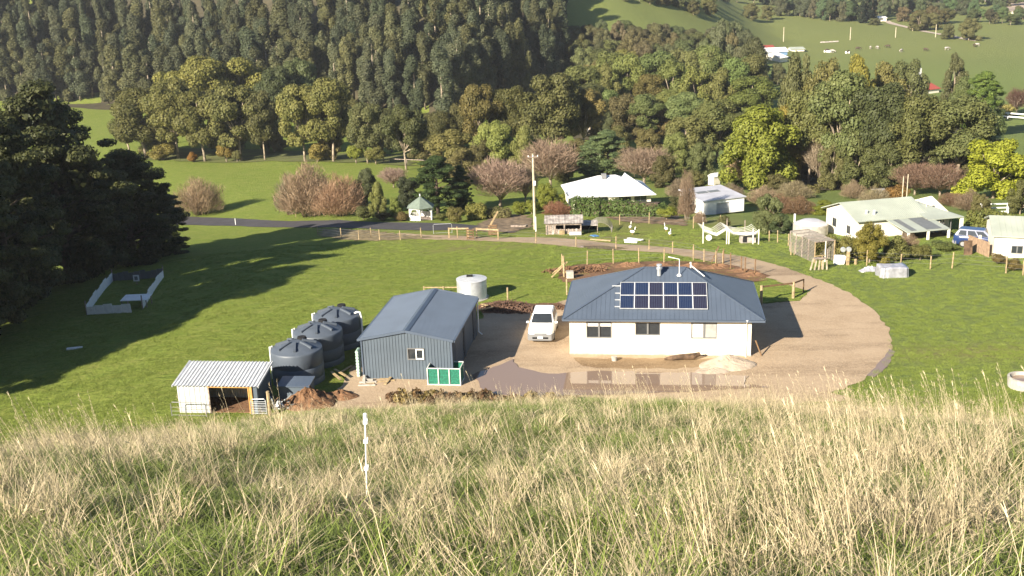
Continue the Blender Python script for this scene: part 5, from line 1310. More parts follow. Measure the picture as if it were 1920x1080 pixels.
def sp_leafy(rng):      # broad dense tree with foliage to the ground, nominal 8 x 8
    cl = []
    for i in range(44):
        z = rng.uniform(.08, 1); w_ = 3.4 * (1 - max(0, (z - .35) / .66) ** 2.1) ** .5; a = rng.uniform(0, 2 * PI); r_ = w_ * rng.uniform(.4, .95); q = rng.uniform(.65, 1.15)
        cl.append((r_ * math.cos(a), r_ * math.sin(a), z * 7.4, q, q, q * .85))
    V_, F_ = leaves(rng, cl, 52, .185)
    return mesh_np('crown', V_, F_, M['lf_bush']), trunk_mesh('trunk', rng, limbs(rng, cl, 1.6, .18, k=14), M['bark'])
def twigs(rng, n, centre, rad, root, wd, ln=(.5, 1.1), dome=False):
    """fine leafless twigs filling a crown volume, pointing away from the root"""
    d = rng.normal(size=(n, 3)); d /= np.linalg.norm(d, axis=1)[:, None]
    if dome: d[:, 2] = np.abs(d[:, 2])
    lump = 1 + .16 * np.sin(d[:, 0] * 5 + rng.uniform(0, 6)) * np.sin(d[:, 1] * 6 + rng.uniform(0, 6)) + .10 * np.sin(d[:, 2] * 9 + d[:, 0] * 7)
    r = rng.random(n) ** .42 * lump
    q = np.array(centre) + d * r[:, None] * np.array(rad)
    o = q - np.array(root); o /= np.linalg.norm(o, axis=1)[:, None] + 1e-9
    o = o + rng.normal(size=(n, 3)) * .38; o /= np.linalg.norm(o, axis=1)[:, None]
    L_ = rng.uniform(*ln, n)[:, None]; sd = np.cross(o, rng.normal(size=(n, 3))); sd /= np.linalg.norm(sd, axis=1)[:, None]
    w_ = wd * rng.uniform(.5, 1.3, n)[:, None]
    return np.stack([q - o * L_ * .5 - sd * w_, q - o * L_ * .5 + sd * w_, q + o * L_ * .5], 1).reshape(-1, 3)
def sp_bare(rng):       # leafless tree, nominal 6 m tall 6 m wide
    V_ = twigs(rng, 5200, (0, 0, 3.75), (2.75, 2.75, 2.1), (0, 0, 1.2), .022)
    segs = [([(0, 0, -.3), (.05, 0, 1.4)], [.16, .12])]
    for k in range(24):
        a = rng.uniform(0, 2 * PI); e = rng.uniform(.3, 1.3); r_ = rng.uniform(2.0, 2.95)
        q = np.array([math.cos(a) * math.cos(e) * r_, math.sin(a) * math.cos(e) * r_, 1.7 + r_ * .95 * math.sin(e) + .5]); m_ = q * .5 + np.array([0, 0, .75]) + rng.normal(size=3) * .15
        segs.append(([(.05, 0, rng.uniform(.8, 1.5)), tuple(m_), tuple(q)], [.11, .075, .04]))
    return mesh_np('crown', V_, np.arange(len(V_)).reshape(-1, 3), M['lf_twig']), trunk_mesh('trunk', rng, segs, M['bark'], 5)
def sp_barebush(rng):   # leafless thicket with many stems from the ground
    V_ = twigs(rng, 7500, (0, 0, .9), (2.8, 2.8, 4.6), (0, 0, -1.0), .022, dome=True)
    segs = []
    for k in range(26):
        a = rng.uniform(0, 2 * PI); r_ = rng.uniform(.3, 2.3); segs.append(([(math.cos(a) * r_ * .3, math.sin(a) * r_ * .3, -.2), (math.cos(a) * r_ * .6, math.sin(a) * r_ * .6, 1.6), (math.cos(a) * r_, math.sin(a) * r_, rng.uniform(2.8, 4.6))], [.06, .045, .015]))
    return mesh_np('crown', V_, np.arange(len(V_)).reshape(-1, 3), M['lf_twig']), trunk_mesh('trunk', rng, segs, M['bark'], 4)

SPEC = {}
for k, n, fn, w_, h_ in (('gum', 5, sp_gum, 8.2, 10), ('tall', 6, sp_tall, 6, 20), ('cypress', 4, sp_cypress, 14.2, 15), ('bush', 4, sp_bush, 3, 3), ('leafy', 4, sp_leafy, 8, 8),
                         ('bare', 3, sp_bare, 5.8, 6), ('barebush', 3, sp_barebush, 5.8, 5.6)):
    SPEC[k] = (make_species(k, n, fn), w_, h_)
NAMES = {'gum': 'gum_tree', 'tall': 'gum_tree', 'cypress': 'cypress_tree', 'bush': 'shrub', 'leafy': 'leafy_tree', 'bare': 'bare_tree', 'barebush': 'bare_shrub'}
CATS = {'gum': 'tree', 'tall': 'tree', 'cypress': 'tree', 'bush': 'shrub', 'leafy': 'tree', 'bare': 'tree', 'barebush': 'shrub'}
trng = random.Random(77)
def tree_at(kind, p, w_, h_, label, tint=(1, 1, 1), group=None, var=None, bark=None, name=None):
    vs_, wn_, hn_ = SPEC[kind]; w_ *= {'gum': 1.13}.get(kind, 1); i = trng.randrange(len(vs_)) if var is None else var
    cm, tm = vs_[i]
    t = thing(name or NAMES[kind], label, CATS[kind], p, trng.uniform(0, 2 * PI), group)
    t.scale = (w_ / wn_, w_ / wn_, h_ / hn_)
    c = obj('crown', cm, t); c.color = (*tint, 1)
    obj('trunk', tm, t)
    return t
def tree(kind, px, pyb, pyt, wpx, label, tint=(1, 1, 1), group=None, dz=0, var=None, name=None):
    p = gp(px, pyb); s = mpp(p)
    return tree_at(kind, p + Vector((0, 0, dz)), wpx * s, (pyb - pyt) * s * 1.03, label, tint, group, var, name=name)

OL = (1.14, 1.07, .74); YG = (1.35, 1.55, .5); RB = (1.25, .98, .8); DK = (.6, .7, .65); BG = (.75, .95, 1.0); LT = (1.35, 1.45, .9)
# the row of gums along the far edge of the paddock
G1 = 'gum trees in a row across the green paddock'
for a in (('gum', 275, 296, 168, 118, 'leftmost olive gum of the paddock row', OL), ('gum', 335, 298, 150, 105, 'second gum from the left in the paddock row, golden crown', OL), ('gum', 385, 303, 165, 95, 'third gum from the left in the paddock row', OL),
          ('gum', 452, 302, 158, 112, 'tall gum with several pale trunks in the middle of the paddock row', (1.1, 1.05, .8)), ('gum', 497, 300, 172, 66, 'narrow gum with a straight white trunk in the paddock row', (1.05, 1, .85)),
          ('gum', 572, 303, 156, 92, 'left of two big gums joined by their crowns in the paddock row', OL), ('gum', 625, 303, 152, 105, 'right of two big gums joined by their crowns in the paddock row', OL), ('gum', 690, 306, 190, 74, 'small greyish gum right of the two joined gums', (1, 1, .9)),
          ('gum', 762, 318, 198, 84, 'gum with a flat dark crown and pale trunk nearest the conifers', (.9, .95, .8)), ('gum', 720, 305, 200, 50, 'thin loose gum between the grey gum and the flat crowned gum', (1, 1, .9)),
          ('gum', 395, 268, 112, 120, 'golden gum standing behind the left of the paddock row', (1.25, 1.15, .68)), ('gum', 460, 262, 108, 110, 'golden domed gum behind the middle of the paddock row', (1.25, 1.15, .68)), ('gum', 330, 268, 132, 90, 'golden gum behind the left end of the paddock row', (1.25, 1.15, .68)),
          ('gum', 530, 270, 128, 80, 'dark gum behind the gap in the paddock row', DK), ('gum', 570, 262, 110, 80, 'shaded gum behind the two joined gums', DK)):
    tree(*a[:6], tint=a[6], group=G1)
for a in (('bush', 596, 303, 258, 46, 'pale low bush under the two joined gums', (1.8, 1.5, .9)), ('bush', 445, 304, 278, 22, 'small round sapling beneath the middle gums', (1.2, 1.2, .9)), ('bush', 362, 304, 284, 26, 'dead brown stump bush beneath the left gums', (2.2, 1.2, .6)),
          ('bush', 425, 304, 262, 40, 'yellowish bush at the foot of the middle gums', (1.7, 1.3, .7)), ('bush', 305, 300, 262, 60, 'pale yellow green bush under the leftmost gum', (1.6, 1.4, .8)), ('bush', 668, 306, 262, 36, 'thin yellow green bush beside the joined gums', YG),
          ('bush', 705, 308, 268, 44, 'yellow green bush below the small greyish gum', (1.3, 1.3, .8))):
    tree(*a[:6], tint=a[6])
# middle wood
G2 = 'trees of the middle wood behind the gardens'
for a in (('gum', 905, 300, 156, 86, 'reddish trunked gum at the left end of the middle wood', (1.3, 1.05, .8)), ('gum', 960, 298, 158, 76, 'golden topped gum beside the reddish trunked gum', OL), ('gum', 1035, 300, 136, 126, 'broad tallest gum near the power pole line', (1.05, 1.0, .8)),
          ('gum', 1095, 292, 165, 84, 'brownish gum right of the broad tallest gum', RB), ('leafy', 1135, 262, 190, 50, 'small dark tree in the gap of the middle wood', DK), ('leafy', 1185, 256, 196, 70, 'bright green rounded tree in the middle wood', LT),
          ('leafy', 1235, 258, 198, 60, 'brown green rounded tree in the middle wood', (1.3, 1.05, .8)), ('gum', 930, 330, 226, 80, 'thin light green gum with pale stems above the pink bare tree', LT), ('leafy', 845, 330, 248, 116, 'olive leafy tree above the dark cedar', OL),
          ('leafy', 905, 330, 262, 70, 'brown green tree between the cedar and the pink bare tree', (.9, .85, .7)), ('leafy', 985, 335, 240, 60, 'light green tree left of the tall pole top', LT), ('leafy', 1290, 310, 215, 110, 'tall light green tree with bluish leaves behind the white shed', (1.2, 1.25, .9)),
          ('gum', 1345, 305, 185, 112, 'tall drooping gum standing left of the yellow green tree', (1.05, 1.1, .85)), ('leafy', 1265, 330, 252, 70, 'bright green tree right of the pinkish bare tree', (1.2, 1.4, .9)), ('leafy', 1315, 345, 270, 60, 'dull green tree behind the flat white shed', (.85, 1, .8)),
          ('cypress', 1140, 338, 244, 110, 'blue green conifer behind the white roofed house', (2.2, 2.6, 3.2)), ('cypress', 1110, 332, 262, 66, 'blue grey conifer left of the white roofed house top', (2.0, 2.4, 3.0)),
          ('cypress', 822, 402, 292, 118, 'dark layered cedar beside the gazebo', (.9, 1.25, 1.1)), ('cypress', 862, 396, 310, 70, 'dark cedar between the gazebo cedar and the pink bare tree', (.8, 1.1, 1.0))):
    tree(*a[:6], tint=a[6], group=G2)
for a in (('bare', 938, 388, 298, 128, 'round pinkish bare tree in front of the middle wood', (1.15, .98, .93)), ('bare', 985, 380, 312, 60, 'small pinkish bare tree right of the big pink one', (1.15, .98, .93)), ('bare', 1032, 352, 262, 118, 'brown bare tree behind the tall power pole', (1.0, .85, .75)),
          ('bare', 1208, 345, 276, 118, 'wide bare tree rising behind the white roofed house', (1.05, .92, .82)), ('barebush', 1288, 412, 322, 36, 'tall thin bare tree at the right end of the hedge', (.9, .78, .66)), ('bare', 738, 352, 314, 60, 'pale pinkish bare tree left of the cedar', (1.3, 1.1, 1.1)),
          ('barebush', 585, 405, 308, 124, 'large round bare willow bush on the paddock corner', (1.15, .98, .78)), ('barebush', 640, 405, 328, 100, 'right hand bare willow bush merging with the garden shrubs', (1.2, .92, .7)), ('barebush', 545, 402, 330, 56, 'left edge of the bare willow bushes, darker twigs', (.7, .75, .6)),
          ('barebush', 376, 402, 334, 96, 'round bare bush on its own beside the road', (1.2, 1.05, .8)), ('bare', 1535, 352, 238, 66, 'grey white bare tree standing in the right grove', (1.5, 1.45, 1.25)), ('bare', 1395, 355, 282, 66, 'dead white limbed tree before the yellow green tree', (2.0, 1.75, 1.3)),
          ('bare', 1435, 358, 300, 50, 'small dead pale tree left of the right grove', (1.9, 1.6, 1.2)), ('bare', 1715, 366, 306, 90, 'left of two reddish brown bare trees behind the green roof', (.78, .60, .52)), ('bare', 1762, 368, 308, 96, 'right of two reddish brown bare trees behind the green roof', (.78, .60, .52)),
          ('bare', 1690, 350, 300, 50, 'twisted pale bare tree at the left of the reddish bare trees', (1.7, 1.3, 1.0)), ('barebush', 1820, 395, 358, 66, 'grey brown bare shrub behind the white rail fence', (.85, .75, .6)), ('barebush', 1785, 385, 362, 60, 'brown bare shrub above the wing of the green roof', (.8, .6, .45)),
          ('bare', 1905, 216, 166, 44, 'deep maroon tree at the right edge of the far field', (.5, .33, .3)), ('barebush', 1462, 400, 366, 70, 'brown bare shrubs left of the round concrete tank', (.75, .55, .4)), ('barebush', 1500, 402, 368, 60, 'brown bare shrub behind the round concrete tank', (.8, .6, .42)),
          ('barebush', 1312, 420, 394, 24, 'thin grey brush in front of the white shed', (1.1, .95, .8)), ('barebush', 1700, 478, 440, 54, 'grey brown bare shrub before the carport', (1.1, .95, .75))):
    tree(*a[:6], tint=a[6])
# garden shrubs
for a in (('leafy', 690, 385, 318, 56, 'dark ragged tree behind the climbing greenery', DK), ('leafy', 665, 385, 345, 40, 'reddish brown garden bush by the bare willow', RB), ('leafy', 711, 412, 342, 36, 'light green bush like a column beside the road', LT), ('leafy', 742, 412, 368, 30, 'rounded light green arch of ivy beside the gazebo', (1.3, 1.6, .8)),
          ('leafy', 768, 395, 330, 60, 'very dark bush behind the gazebo', (.4, .5, .5)), ('bush', 682, 412, 385, 44, 'low green bush along the road edge', (1, 1.1, .8)), ('bush', 755, 414, 396, 40, 'low reddish shrub left of the gazebo', RB), ('bush', 720, 414, 396, 36, 'low reddish brown shrub before the ivy arch', RB),
          ('bush', 855, 417, 383, 44, 'round olive shrub right of the gazebo', (1.3, 1.2, .8)), ('bush', 826, 414, 396, 30, 'small green shrub touching the gazebo', (1.1, 1.2, .8)), ('bush', 976, 402, 374, 38, 'round yellow green shrub below the pink bare tree', YG), ('bush', 997, 402, 372, 30, 'second yellow green shrub beside the pole', YG),
          ('leafy', 1026, 398, 342, 52, 'bright yellow green bush right of the tall pole', YG), ('bush', 1056, 384, 360, 36, 'yellow green bush at the left wall of the white house', YG), ('barebush', 1045, 404, 378, 60, 'brown twiggy bush before the clipped hedge', (1.0, .6, .45)), ('bush', 1250, 412, 384, 44, 'yellow green bush at the right end of the clipped hedge', YG),
          ('leafy', 1272, 402, 368, 50, 'dull green bush beyond the hedge end', (.8, .85, .7)), ('leafy', 1440, 436, 364, 66, 'dark green bush right of the flat white shed', (.8, .95, .8)), ('leafy', 1462, 438, 400, 50, 'very dark green bush beside the concrete tank', (.5, .7, .6)), ('leafy', 1545, 402, 376, 52, 'yellow green bush above the concrete tank', YG),
          ('bush', 1680, 382, 344, 56, 'brown round shrub behind the green roof ridge', (1.5, .9, .6)), ('leafy', 1356, 430, 405, 30, 'small grey green bush before the white shed', (.9, .9, .8)), ('leafy', 1385, 340, 316, 30, 'dark green bush between pale dead trees', (.7, .9, .6)),
          ('leafy', 1425, 358, 205, 165, 'bright yellow green tree left of the right grove', YG), ('leafy', 1370, 352, 272, 60, 'mid green tree at the foot of the yellow green tree', (.9, 1.15, .6)), ('leafy', 1475, 350, 190, 80, 'golden tree between the yellow green tree and the grove', (1.5, 1.25, .6)),
          ('leafy', 1862, 372, 262, 150, 'large bright yellow tree at the right edge', (2.1, 2.35, .5)), ('leafy', 1915, 368, 290, 110, 'second bright yellow tree cut by the right edge', (2.1, 2.35, .5)), ('leafy', 1912, 402, 338, 60, 'dull green bush below the bright yellow tree', (.9, .95, .7)), ('leafy', 1835, 412, 362, 46, 'grey green bush standing before the white rail fence', (1.0, .95, .75)),
          ('leafy', 1630, 493, 415, 72, 'dense yellow speckled tree in front of the green roofed house', (1.6, 1.45, .6)), ('bush', 1680, 490, 440, 60, 'green shrub right of the yellow speckled tree', (1.0, 1.05, .7)), ('bush', 1725, 488, 452, 50, 'spiky olive shrub in front of the carport', (1.1, 1.1, .7)),
          ('bush', 1540, 480, 430, 70, 'left end of the clipped olive hedge below the house gable', (1.3, 1.25, .8)), ('bush', 1575, 484, 436, 70, 'right end of the clipped olive hedge below the house gable', (1.3, 1.25, .8)),
          ('bush', 1770, 470, 448, 60, 'low green shrub before the porch', (.9, 1.1, .7)), ('bush', 1870, 495, 474, 40, 'low brown shrub along the garage wall', RB), ('bush', 1900, 508, 482, 40, 'second low brown shrub along the garage wall', (1.5, 1.2, .9)), ('bush', 1885, 220, 190, 40, 'pale bush below the maroon tree', (2.2, 2, 1.4))):
    tree(*a[:6], tint=a[6])
# big right-hand grove
G3 = 'trees of the big grove on the right'
for a in (('gum', 1515, 350, 158, 110, 'leftmost tall gum of the right grove', (1.05, 1.05, .8)), ('gum', 1575, 352, 132, 130, 'tall gum at the left centre of the right grove', (.9, 1, .85)), ('gum', 1640, 352, 150, 120, 'tall gum with a pale straight trunk in the grove centre', (.85, .95, .85)),
          ('gum', 1712, 352, 180, 130, 'broad gum with white branches in the right grove', (1, 1, .8)), ('gum', 1790, 350, 186, 140, 'broad dark gum with sprawling limbs in the right grove', (.85, .9, .75)), ('gum', 1835, 330, 205, 90, 'rightmost rounded gum of the grove', (.75, .95, .8)),
          ('leafy', 1600, 356, 245, 90, 'dark leafy understorey tree below the tallest grove gums', (.75, .85, .6)), ('leafy', 1660, 356, 260, 90, 'dark leafy tree at the grove foot centre', (.7, .8, .6)), ('leafy', 1560, 356, 270, 60, 'grey green tree at the grove foot left', (.9, .9, .7)), ('leafy', 1730, 350, 270, 80, 'dark tree behind the reddish bare trees', (.75, .85, .65)),
          ('leafy', 1490, 300, 100, 80, 'dark olive tree top at the back left of the grove', (.85, .9, .75)), ('leafy', 1545, 300, 112, 100, 'olive tree top behind the left grove gums', (1.05, 1.0, .7)), ('leafy', 1600, 290, 116, 80, 'yellow flowering tree top behind the grove', (1.5, 1.4, .55)), ('leafy', 1650, 280, 128, 100, 'olive tree top behind the grove centre', OL),
          ('leafy', 1700, 240, 114, 84, 'dark tree left of the red roofed farmhouse', (.75, .85, .65)), ('leafy', 1668, 285, 150, 80, 'golden green tree below the red roofed farmhouse', OL), ('leafy', 1785, 215, 106, 56, 'loose tree standing above the red roofed farmhouse', (.85, .9, .75)), ('leafy', 1752, 275, 196, 80, 'golden tree in front of the red roofed farmhouse', OL),
          ('cypress', 1836, 260, 136, 92, 'dark green conifer right of the red roofed farmhouse', (1.8, 2.3, 1.4)), ('leafy', 1800, 255, 150, 60, 'green tree beside the dark conifer', (.8, 1, .7)), ('leafy', 1862, 230, 180, 40, 'small dark green tree at the right edge of the conifer', (.6, .8, .6))):
    tree(*a[:6], tint=a[6], group=G3)

# plantation on the left hill: individual tall gums
def inpoly(x_, y_, poly):
    c = False; j = len(poly) - 1
    for i in range(len(poly)):
        xi, yi = poly[i]; xj, yj = poly[j]
        if (yi > y_) != (yj > y_) and x_ < (xj - xi) * (y_ - yi) / (yj - yi) + xi: c = not c
        j = i
    return c
front = [gp(px, py).xy for px, py in ((-90, 192), (60, 196), (200, 202), (330, 208), (470, 212), (640, 216), (760, 222), (850, 222), (930, 200), (1058, 168))]
cnt = 0; rngp = random.Random(11)
PG = 'plantation gums packed on the wooded hill'
for row in range(8):
    # march along the front line, pushed back up the hill
    for a, b_ in zip(front, front[1:]):
        L0 = (b_ - a).length; k = max(1, round(L0 / (6.0 + row * .3)))
        for i in range(k):
            q = a + (b_ - a) * ((i + rngp.uniform(.1, .9)) / k)
            d = q.normalized() * (row * 8.5 + rngp.uniform(-2.6, 2.6)); q = q + d
            if q.x / q.y > .062: continue
            cnt += 1
            z = H(q.x, q.y); hh = rngp.uniform(17, 25)
            gap = (-.43 < q.x / q.y < -.36) and row < 3
            if gap and rngp.random() < .55: continue
            tree_at('tall', (q.x, q.y, z), rngp.uniform(7.0, 10.0), hh, 'tall slender gum packed with others on the wooded hill', rngp.choice([(1, 1, 1), (1.1, 1.05, .9), (.85, .92, .95), (1.2, 1.1, .85), (.8, .9, .9)]), PG)
print('plantation', cnt)
# rounded wood right of the plantation, bands stepping up the slope
G4 = 'rounded trees of the wood beyond the hedge'
c4 = 0
for (pxa, pya, pxb, pyb, w_, h_, n, tint) in ((1075, 258, 1300, 255, 78, 95, 6, (1.0, 1.0, .8)), (1080, 228, 1420, 236, 84, 110, 8, (1.15, 1.15, .8)), (1085, 205, 1435, 214, 84, 105, 9, (1.05, 1.1, .8)), (1080, 178, 1430, 186, 70, 85, 10, (1.0, 1.0, .85)),
                                           (1075, 150, 1420, 158, 58, 72, 12, (.95, .95, .9)), (1070, 126, 1405, 140, 48, 62, 13, (1.0, .95, .9)), (1068, 108, 1400, 118, 44, 58, 13, (.9, .92, .9)), (1066, 92, 1395, 96, 44, 50, 12, (.85, .9, .9)), (1340, 178, 1435, 195, 60, 118, 3, (.85, .9, .85))):
    for i in range(n):
        u = (i + .5 + trng.uniform(-.3, .3)) / n; px, py = pxa + (pxb - pxa) * u, pya + (pyb - pya) * u + trng.uniform(-6, 6)
        tree(trng.choice(['leafy', 'leafy', 'gum']), px, py, py - h_ * trng.uniform(.8, 1.12), w_ * trng.uniform(.8, 1.2), 'rounded bushy tree crowded into the wood beyond the gardens', tuple(q * trng.uniform(.85, 1.15) for q in tint), G4)
# far tree belts
G5 = 'far trees in the belts along the top right'
def belt(pxa, pya, pxb, pyb, n, w_, h_, tint, label='small far tree in a hazy belt above the pastures', kinds=('leafy', 'leafy', 'gum')):
    for i in range(n):
        u = (i + .5 + trng.uniform(-.4, .4)) / n; px, py = pxa + (pxb - pxa) * u, pya + (pyb - pya) * u + trng.uniform(-3, 3)
        tree(trng.choice(kinds), px, py, py - h_ * trng.uniform(.75, 1.2), w_ * trng.uniform(.8, 1.3), label, tuple(q * trng.uniform(.85, 1.15) for q in tint), G5)
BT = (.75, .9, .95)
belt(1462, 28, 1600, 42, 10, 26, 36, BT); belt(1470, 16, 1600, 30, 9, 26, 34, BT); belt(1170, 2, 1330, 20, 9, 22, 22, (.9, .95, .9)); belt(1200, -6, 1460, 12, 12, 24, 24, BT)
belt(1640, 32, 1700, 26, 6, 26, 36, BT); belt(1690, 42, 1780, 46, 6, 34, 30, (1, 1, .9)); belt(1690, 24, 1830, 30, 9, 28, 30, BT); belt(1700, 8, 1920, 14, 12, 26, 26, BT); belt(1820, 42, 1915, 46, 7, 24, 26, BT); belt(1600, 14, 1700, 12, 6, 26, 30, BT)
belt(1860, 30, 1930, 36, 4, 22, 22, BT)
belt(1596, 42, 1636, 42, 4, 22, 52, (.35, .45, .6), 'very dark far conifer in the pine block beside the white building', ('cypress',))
for a in (('leafy', 1408, 37, 6, 34, 'left tree of the small clump on the green shoulder', (.95, .95, .8)), ('leafy', 1438, 37, 10, 30, 'right tree of the small clump on the green shoulder', (.95, .95, .8)), ('leafy', 1300, 28, 2, 30, 'left round tree on the crest of the green shoulder', (.95, .95, .8)), ('leafy', 1332, 30, 4, 30, 'right round tree on the crest of the green shoulder', (.95, .95, .8)),
          ('leafy', 1776, 74, 46, 27, 'small round tree beside the pale far track', (.9, .95, .8)), ('leafy', 1816, 76, 34, 46, 'larger round tree right of the pale far track', (.95, .95, .8)), ('leafy', 1722, 58, 24, 44, 'round tree clump in the far field, left half', (.95, .95, .8)), ('leafy', 1745, 56, 26, 40, 'round tree clump in the far field, right half', (.95, .95, .8)), ('leafy', 1640, 47, 34, 26, 'low bush left of the far white building', (.8, .85, .8)), ('leafy', 1458, 160, 118, 36, 'small grey tree beside the dark pond', (.9, .95, .9))):
    tree(*a[:6], tint=a[6])

# big dark cypresses on the left, in and beyond the frame
G6 = 'dark cypresses along the left edge'
for (x_, y_, w_, h_, lb) in ((-44.5, 104, 17, 20.5, 'dark spreading cypress furthest right of the left hand group'), (-41.5, 114, 13, 13, 'dark cypress at the back right of the left hand group'), (-51, 101, 18, 20, 'dark cypress with paler top behind the left hand group'), (-47, 92, 15, 15, 'dark cypress standing behind the shaded pen'),
                         (-57, 94, 18, 20, 'dark cypress at the left picture edge, upper part lit'), (-51, 82, 14, 13, 'dark cypress nearest the left edge of the picture'), (-47, 116, 14, 14, 'low dark cypress beside the road on the left'), (-43, 77, 13, 18, 'cypress standing outside the left edge of the view'),
                         (-46, 65, 16, 20, 'second cypress outside the left edge of the view'), (-51, 56, 16, 19.5, 'third cypress outside the left edge of the view'), (-57, 47, 16, 19, 'fourth cypress outside the left edge of the view'), (-62, 80, 18, 16, 'cypress behind the left edge of the view'), (-47.5, 60, 13, 19, 'tall cypress outside the left edge, second from the nearest gap'), (-43.5, 70, 12, 18.5, 'tall cypress just outside the left edge of the view'), (-42.5, 87, 13, 17.5, 'tall dark cypress trunk side by side with the shaded pen'), (-41.5, 81, 11.5, 15.5, 'narrow cypress filling the gap left of the shaded pen'), (-45, 92, 13, 17, 'cypress crowding in behind the left corner of the pen'), (-41, 121, 10, 8, 'lower dark cypress on the road verge')):
    tree_at('cypress', (x_, y_, H(x_, y_)), w_, h_, lb, (1, 1, 1), G6)
# scrub filling the gaps of the middle distance
for i, a in enumerate((('leafy', 800, 300, 250, 70), ('leafy', 868, 345, 280, 80), ('leafy', 940, 320, 250, 70), ('leafy', 1000, 318, 250, 66), ('leafy', 1085, 318, 262, 70), ('leafy', 1060, 340, 290, 50), ('leafy', 1245, 350, 290, 60), ('leafy', 1215, 300, 240, 66), ('leafy', 1160, 300, 238, 66),
        ('barebush', 1275, 372, 335, 56), ('leafy', 1340, 385, 345, 56), ('leafy', 1300, 362, 318, 50), ('barebush', 1370, 380, 345, 60), ('barebush', 1430, 384, 350, 60), ('barebush', 1490, 372, 340, 70), ('leafy', 1455, 365, 325, 60), ('leafy', 1520, 340, 290, 60), ('barebush', 1640, 385, 352, 60), ('leafy', 1625, 352, 300, 70), ('barebush', 1600, 372, 340, 50), ('leafy', 1765, 345, 285, 70), ('leafy', 1820, 348, 290, 70),
        ('leafy', 620, 300, 235, 60), ('leafy', 430, 285, 215, 80), ('leafy', 300, 288, 215, 80), ('leafy', 515, 285, 225, 60), ('gum', 245, 292, 190, 70), ('gum', 830, 300, 210, 70), ('gum', 870, 296, 190, 60), ('gum', 735, 285, 205, 60), ('gum', 800, 285, 215, 60), ('gum', 660, 280, 185, 70))):
    tree(*a[:5], 'leafless brown shrub in the scrub behind the houses' if a[0] == 'barebush' else 'olive green scrub tree filling the middle distance', ((.9, .85, .7), (1.05, .95, .75), (1.1, 1.1, .8))[i % 3], 'scrub trees of the middle distance')
# leaf litter under the woods; its dark colour also stands in for shade
M['litter'] = gravel_material('shade_dark_litter', (.055, .048, .028), (.085, .072, .042), (.04, .036, .022), 1.0)
fl = list(front) + [front[-1] + Vector((10, 150)), front[0] * 1.45]
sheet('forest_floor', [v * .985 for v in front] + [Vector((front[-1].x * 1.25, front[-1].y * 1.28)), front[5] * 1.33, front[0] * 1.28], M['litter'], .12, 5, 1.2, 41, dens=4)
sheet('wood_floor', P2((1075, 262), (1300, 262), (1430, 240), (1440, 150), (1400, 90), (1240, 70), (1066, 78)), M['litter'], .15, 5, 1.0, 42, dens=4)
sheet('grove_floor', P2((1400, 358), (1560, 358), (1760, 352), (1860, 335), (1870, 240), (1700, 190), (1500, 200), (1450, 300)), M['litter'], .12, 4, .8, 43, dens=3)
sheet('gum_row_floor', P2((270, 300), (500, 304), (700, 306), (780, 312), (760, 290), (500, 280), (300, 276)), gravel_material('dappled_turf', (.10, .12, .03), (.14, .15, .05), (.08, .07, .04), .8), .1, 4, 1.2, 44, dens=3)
# clipped hedges
def hedge(name, label, pa, pb, th, h_, tint, seed=0, lump=.35):
    rng = np.random.default_rng(seed); d = pb - pa; L_ = d.length; cl = []
    n = max(3, int(L_ / .9))
    for i in range(n + 1):
        for j in range(2):
            for k in range(max(1, int(h_ / .8))):
                c = d * (i / n); nn = Vector((-d.y, d.x, 0)).normalized() * (j - .5) * th * .6
                cl.append((c.x + nn.x, c.y + nn.y, (k + .5) * h_ / max(1, int(h_ / .8)) + rng.uniform(-.05, .05), .62, .62, h_ / max(1, int(h_ / .8)) * .62))
    V_, F_ = leaves(rng, cl, 55, .16, inner=.1)
    t = thing(name, label, 'hedge', pa); c = obj('foliage', mesh_np('foliage', V_, F_, M['lf_bush']), t); c.color = (*tint, 1)
    MB().bar(Vector((0, 0, h_ * .4)), d * .98 + Vector((0, 0, h_ * .4)), th * .5, h_ * .7).build('inner_stems', M['bark_dark'], t)
    return t
hedge('clipped_hedge', 'long dark green clipped hedge before the white roofed house', gp(1082, 404), gp(1240, 406), 1.6, 2.3, (.75, 1.15, .65), 1)
hedge('clipped_hedge', 'small square clipped yellow green hedge block near the gazebo', gp(884, 412), gp(902, 411), 1.6, 1.9, (1.5, 1.5, .8), 2)
hedge('clipped_hedge', 'low grey clipped hedge beside the square hedge block', gp(920, 409), gp(950, 408), 1.2, 1.2, (1.1, 1.05, .9), 3)
hedge('clipped_hedge', 'long green hedge bank behind the blue car at the right edge', gp(1835, 428), gp(1945, 440), 3, 1.9, (1.2, 1.35, .7), 4)
hedge('clipped_hedge', 'low clipped hedge band under the gable of the green roofed house', gp(1520, 474), gp(1592, 486), 2.4, 1.5, (1.1, 1.1, .75), 5)
hedge('clipped_hedge', 'olive hedge line at the foot of the right grove', gp(1450, 362), gp(1530, 362), 1.4, 1.0, (.8, .75, .6), 6)

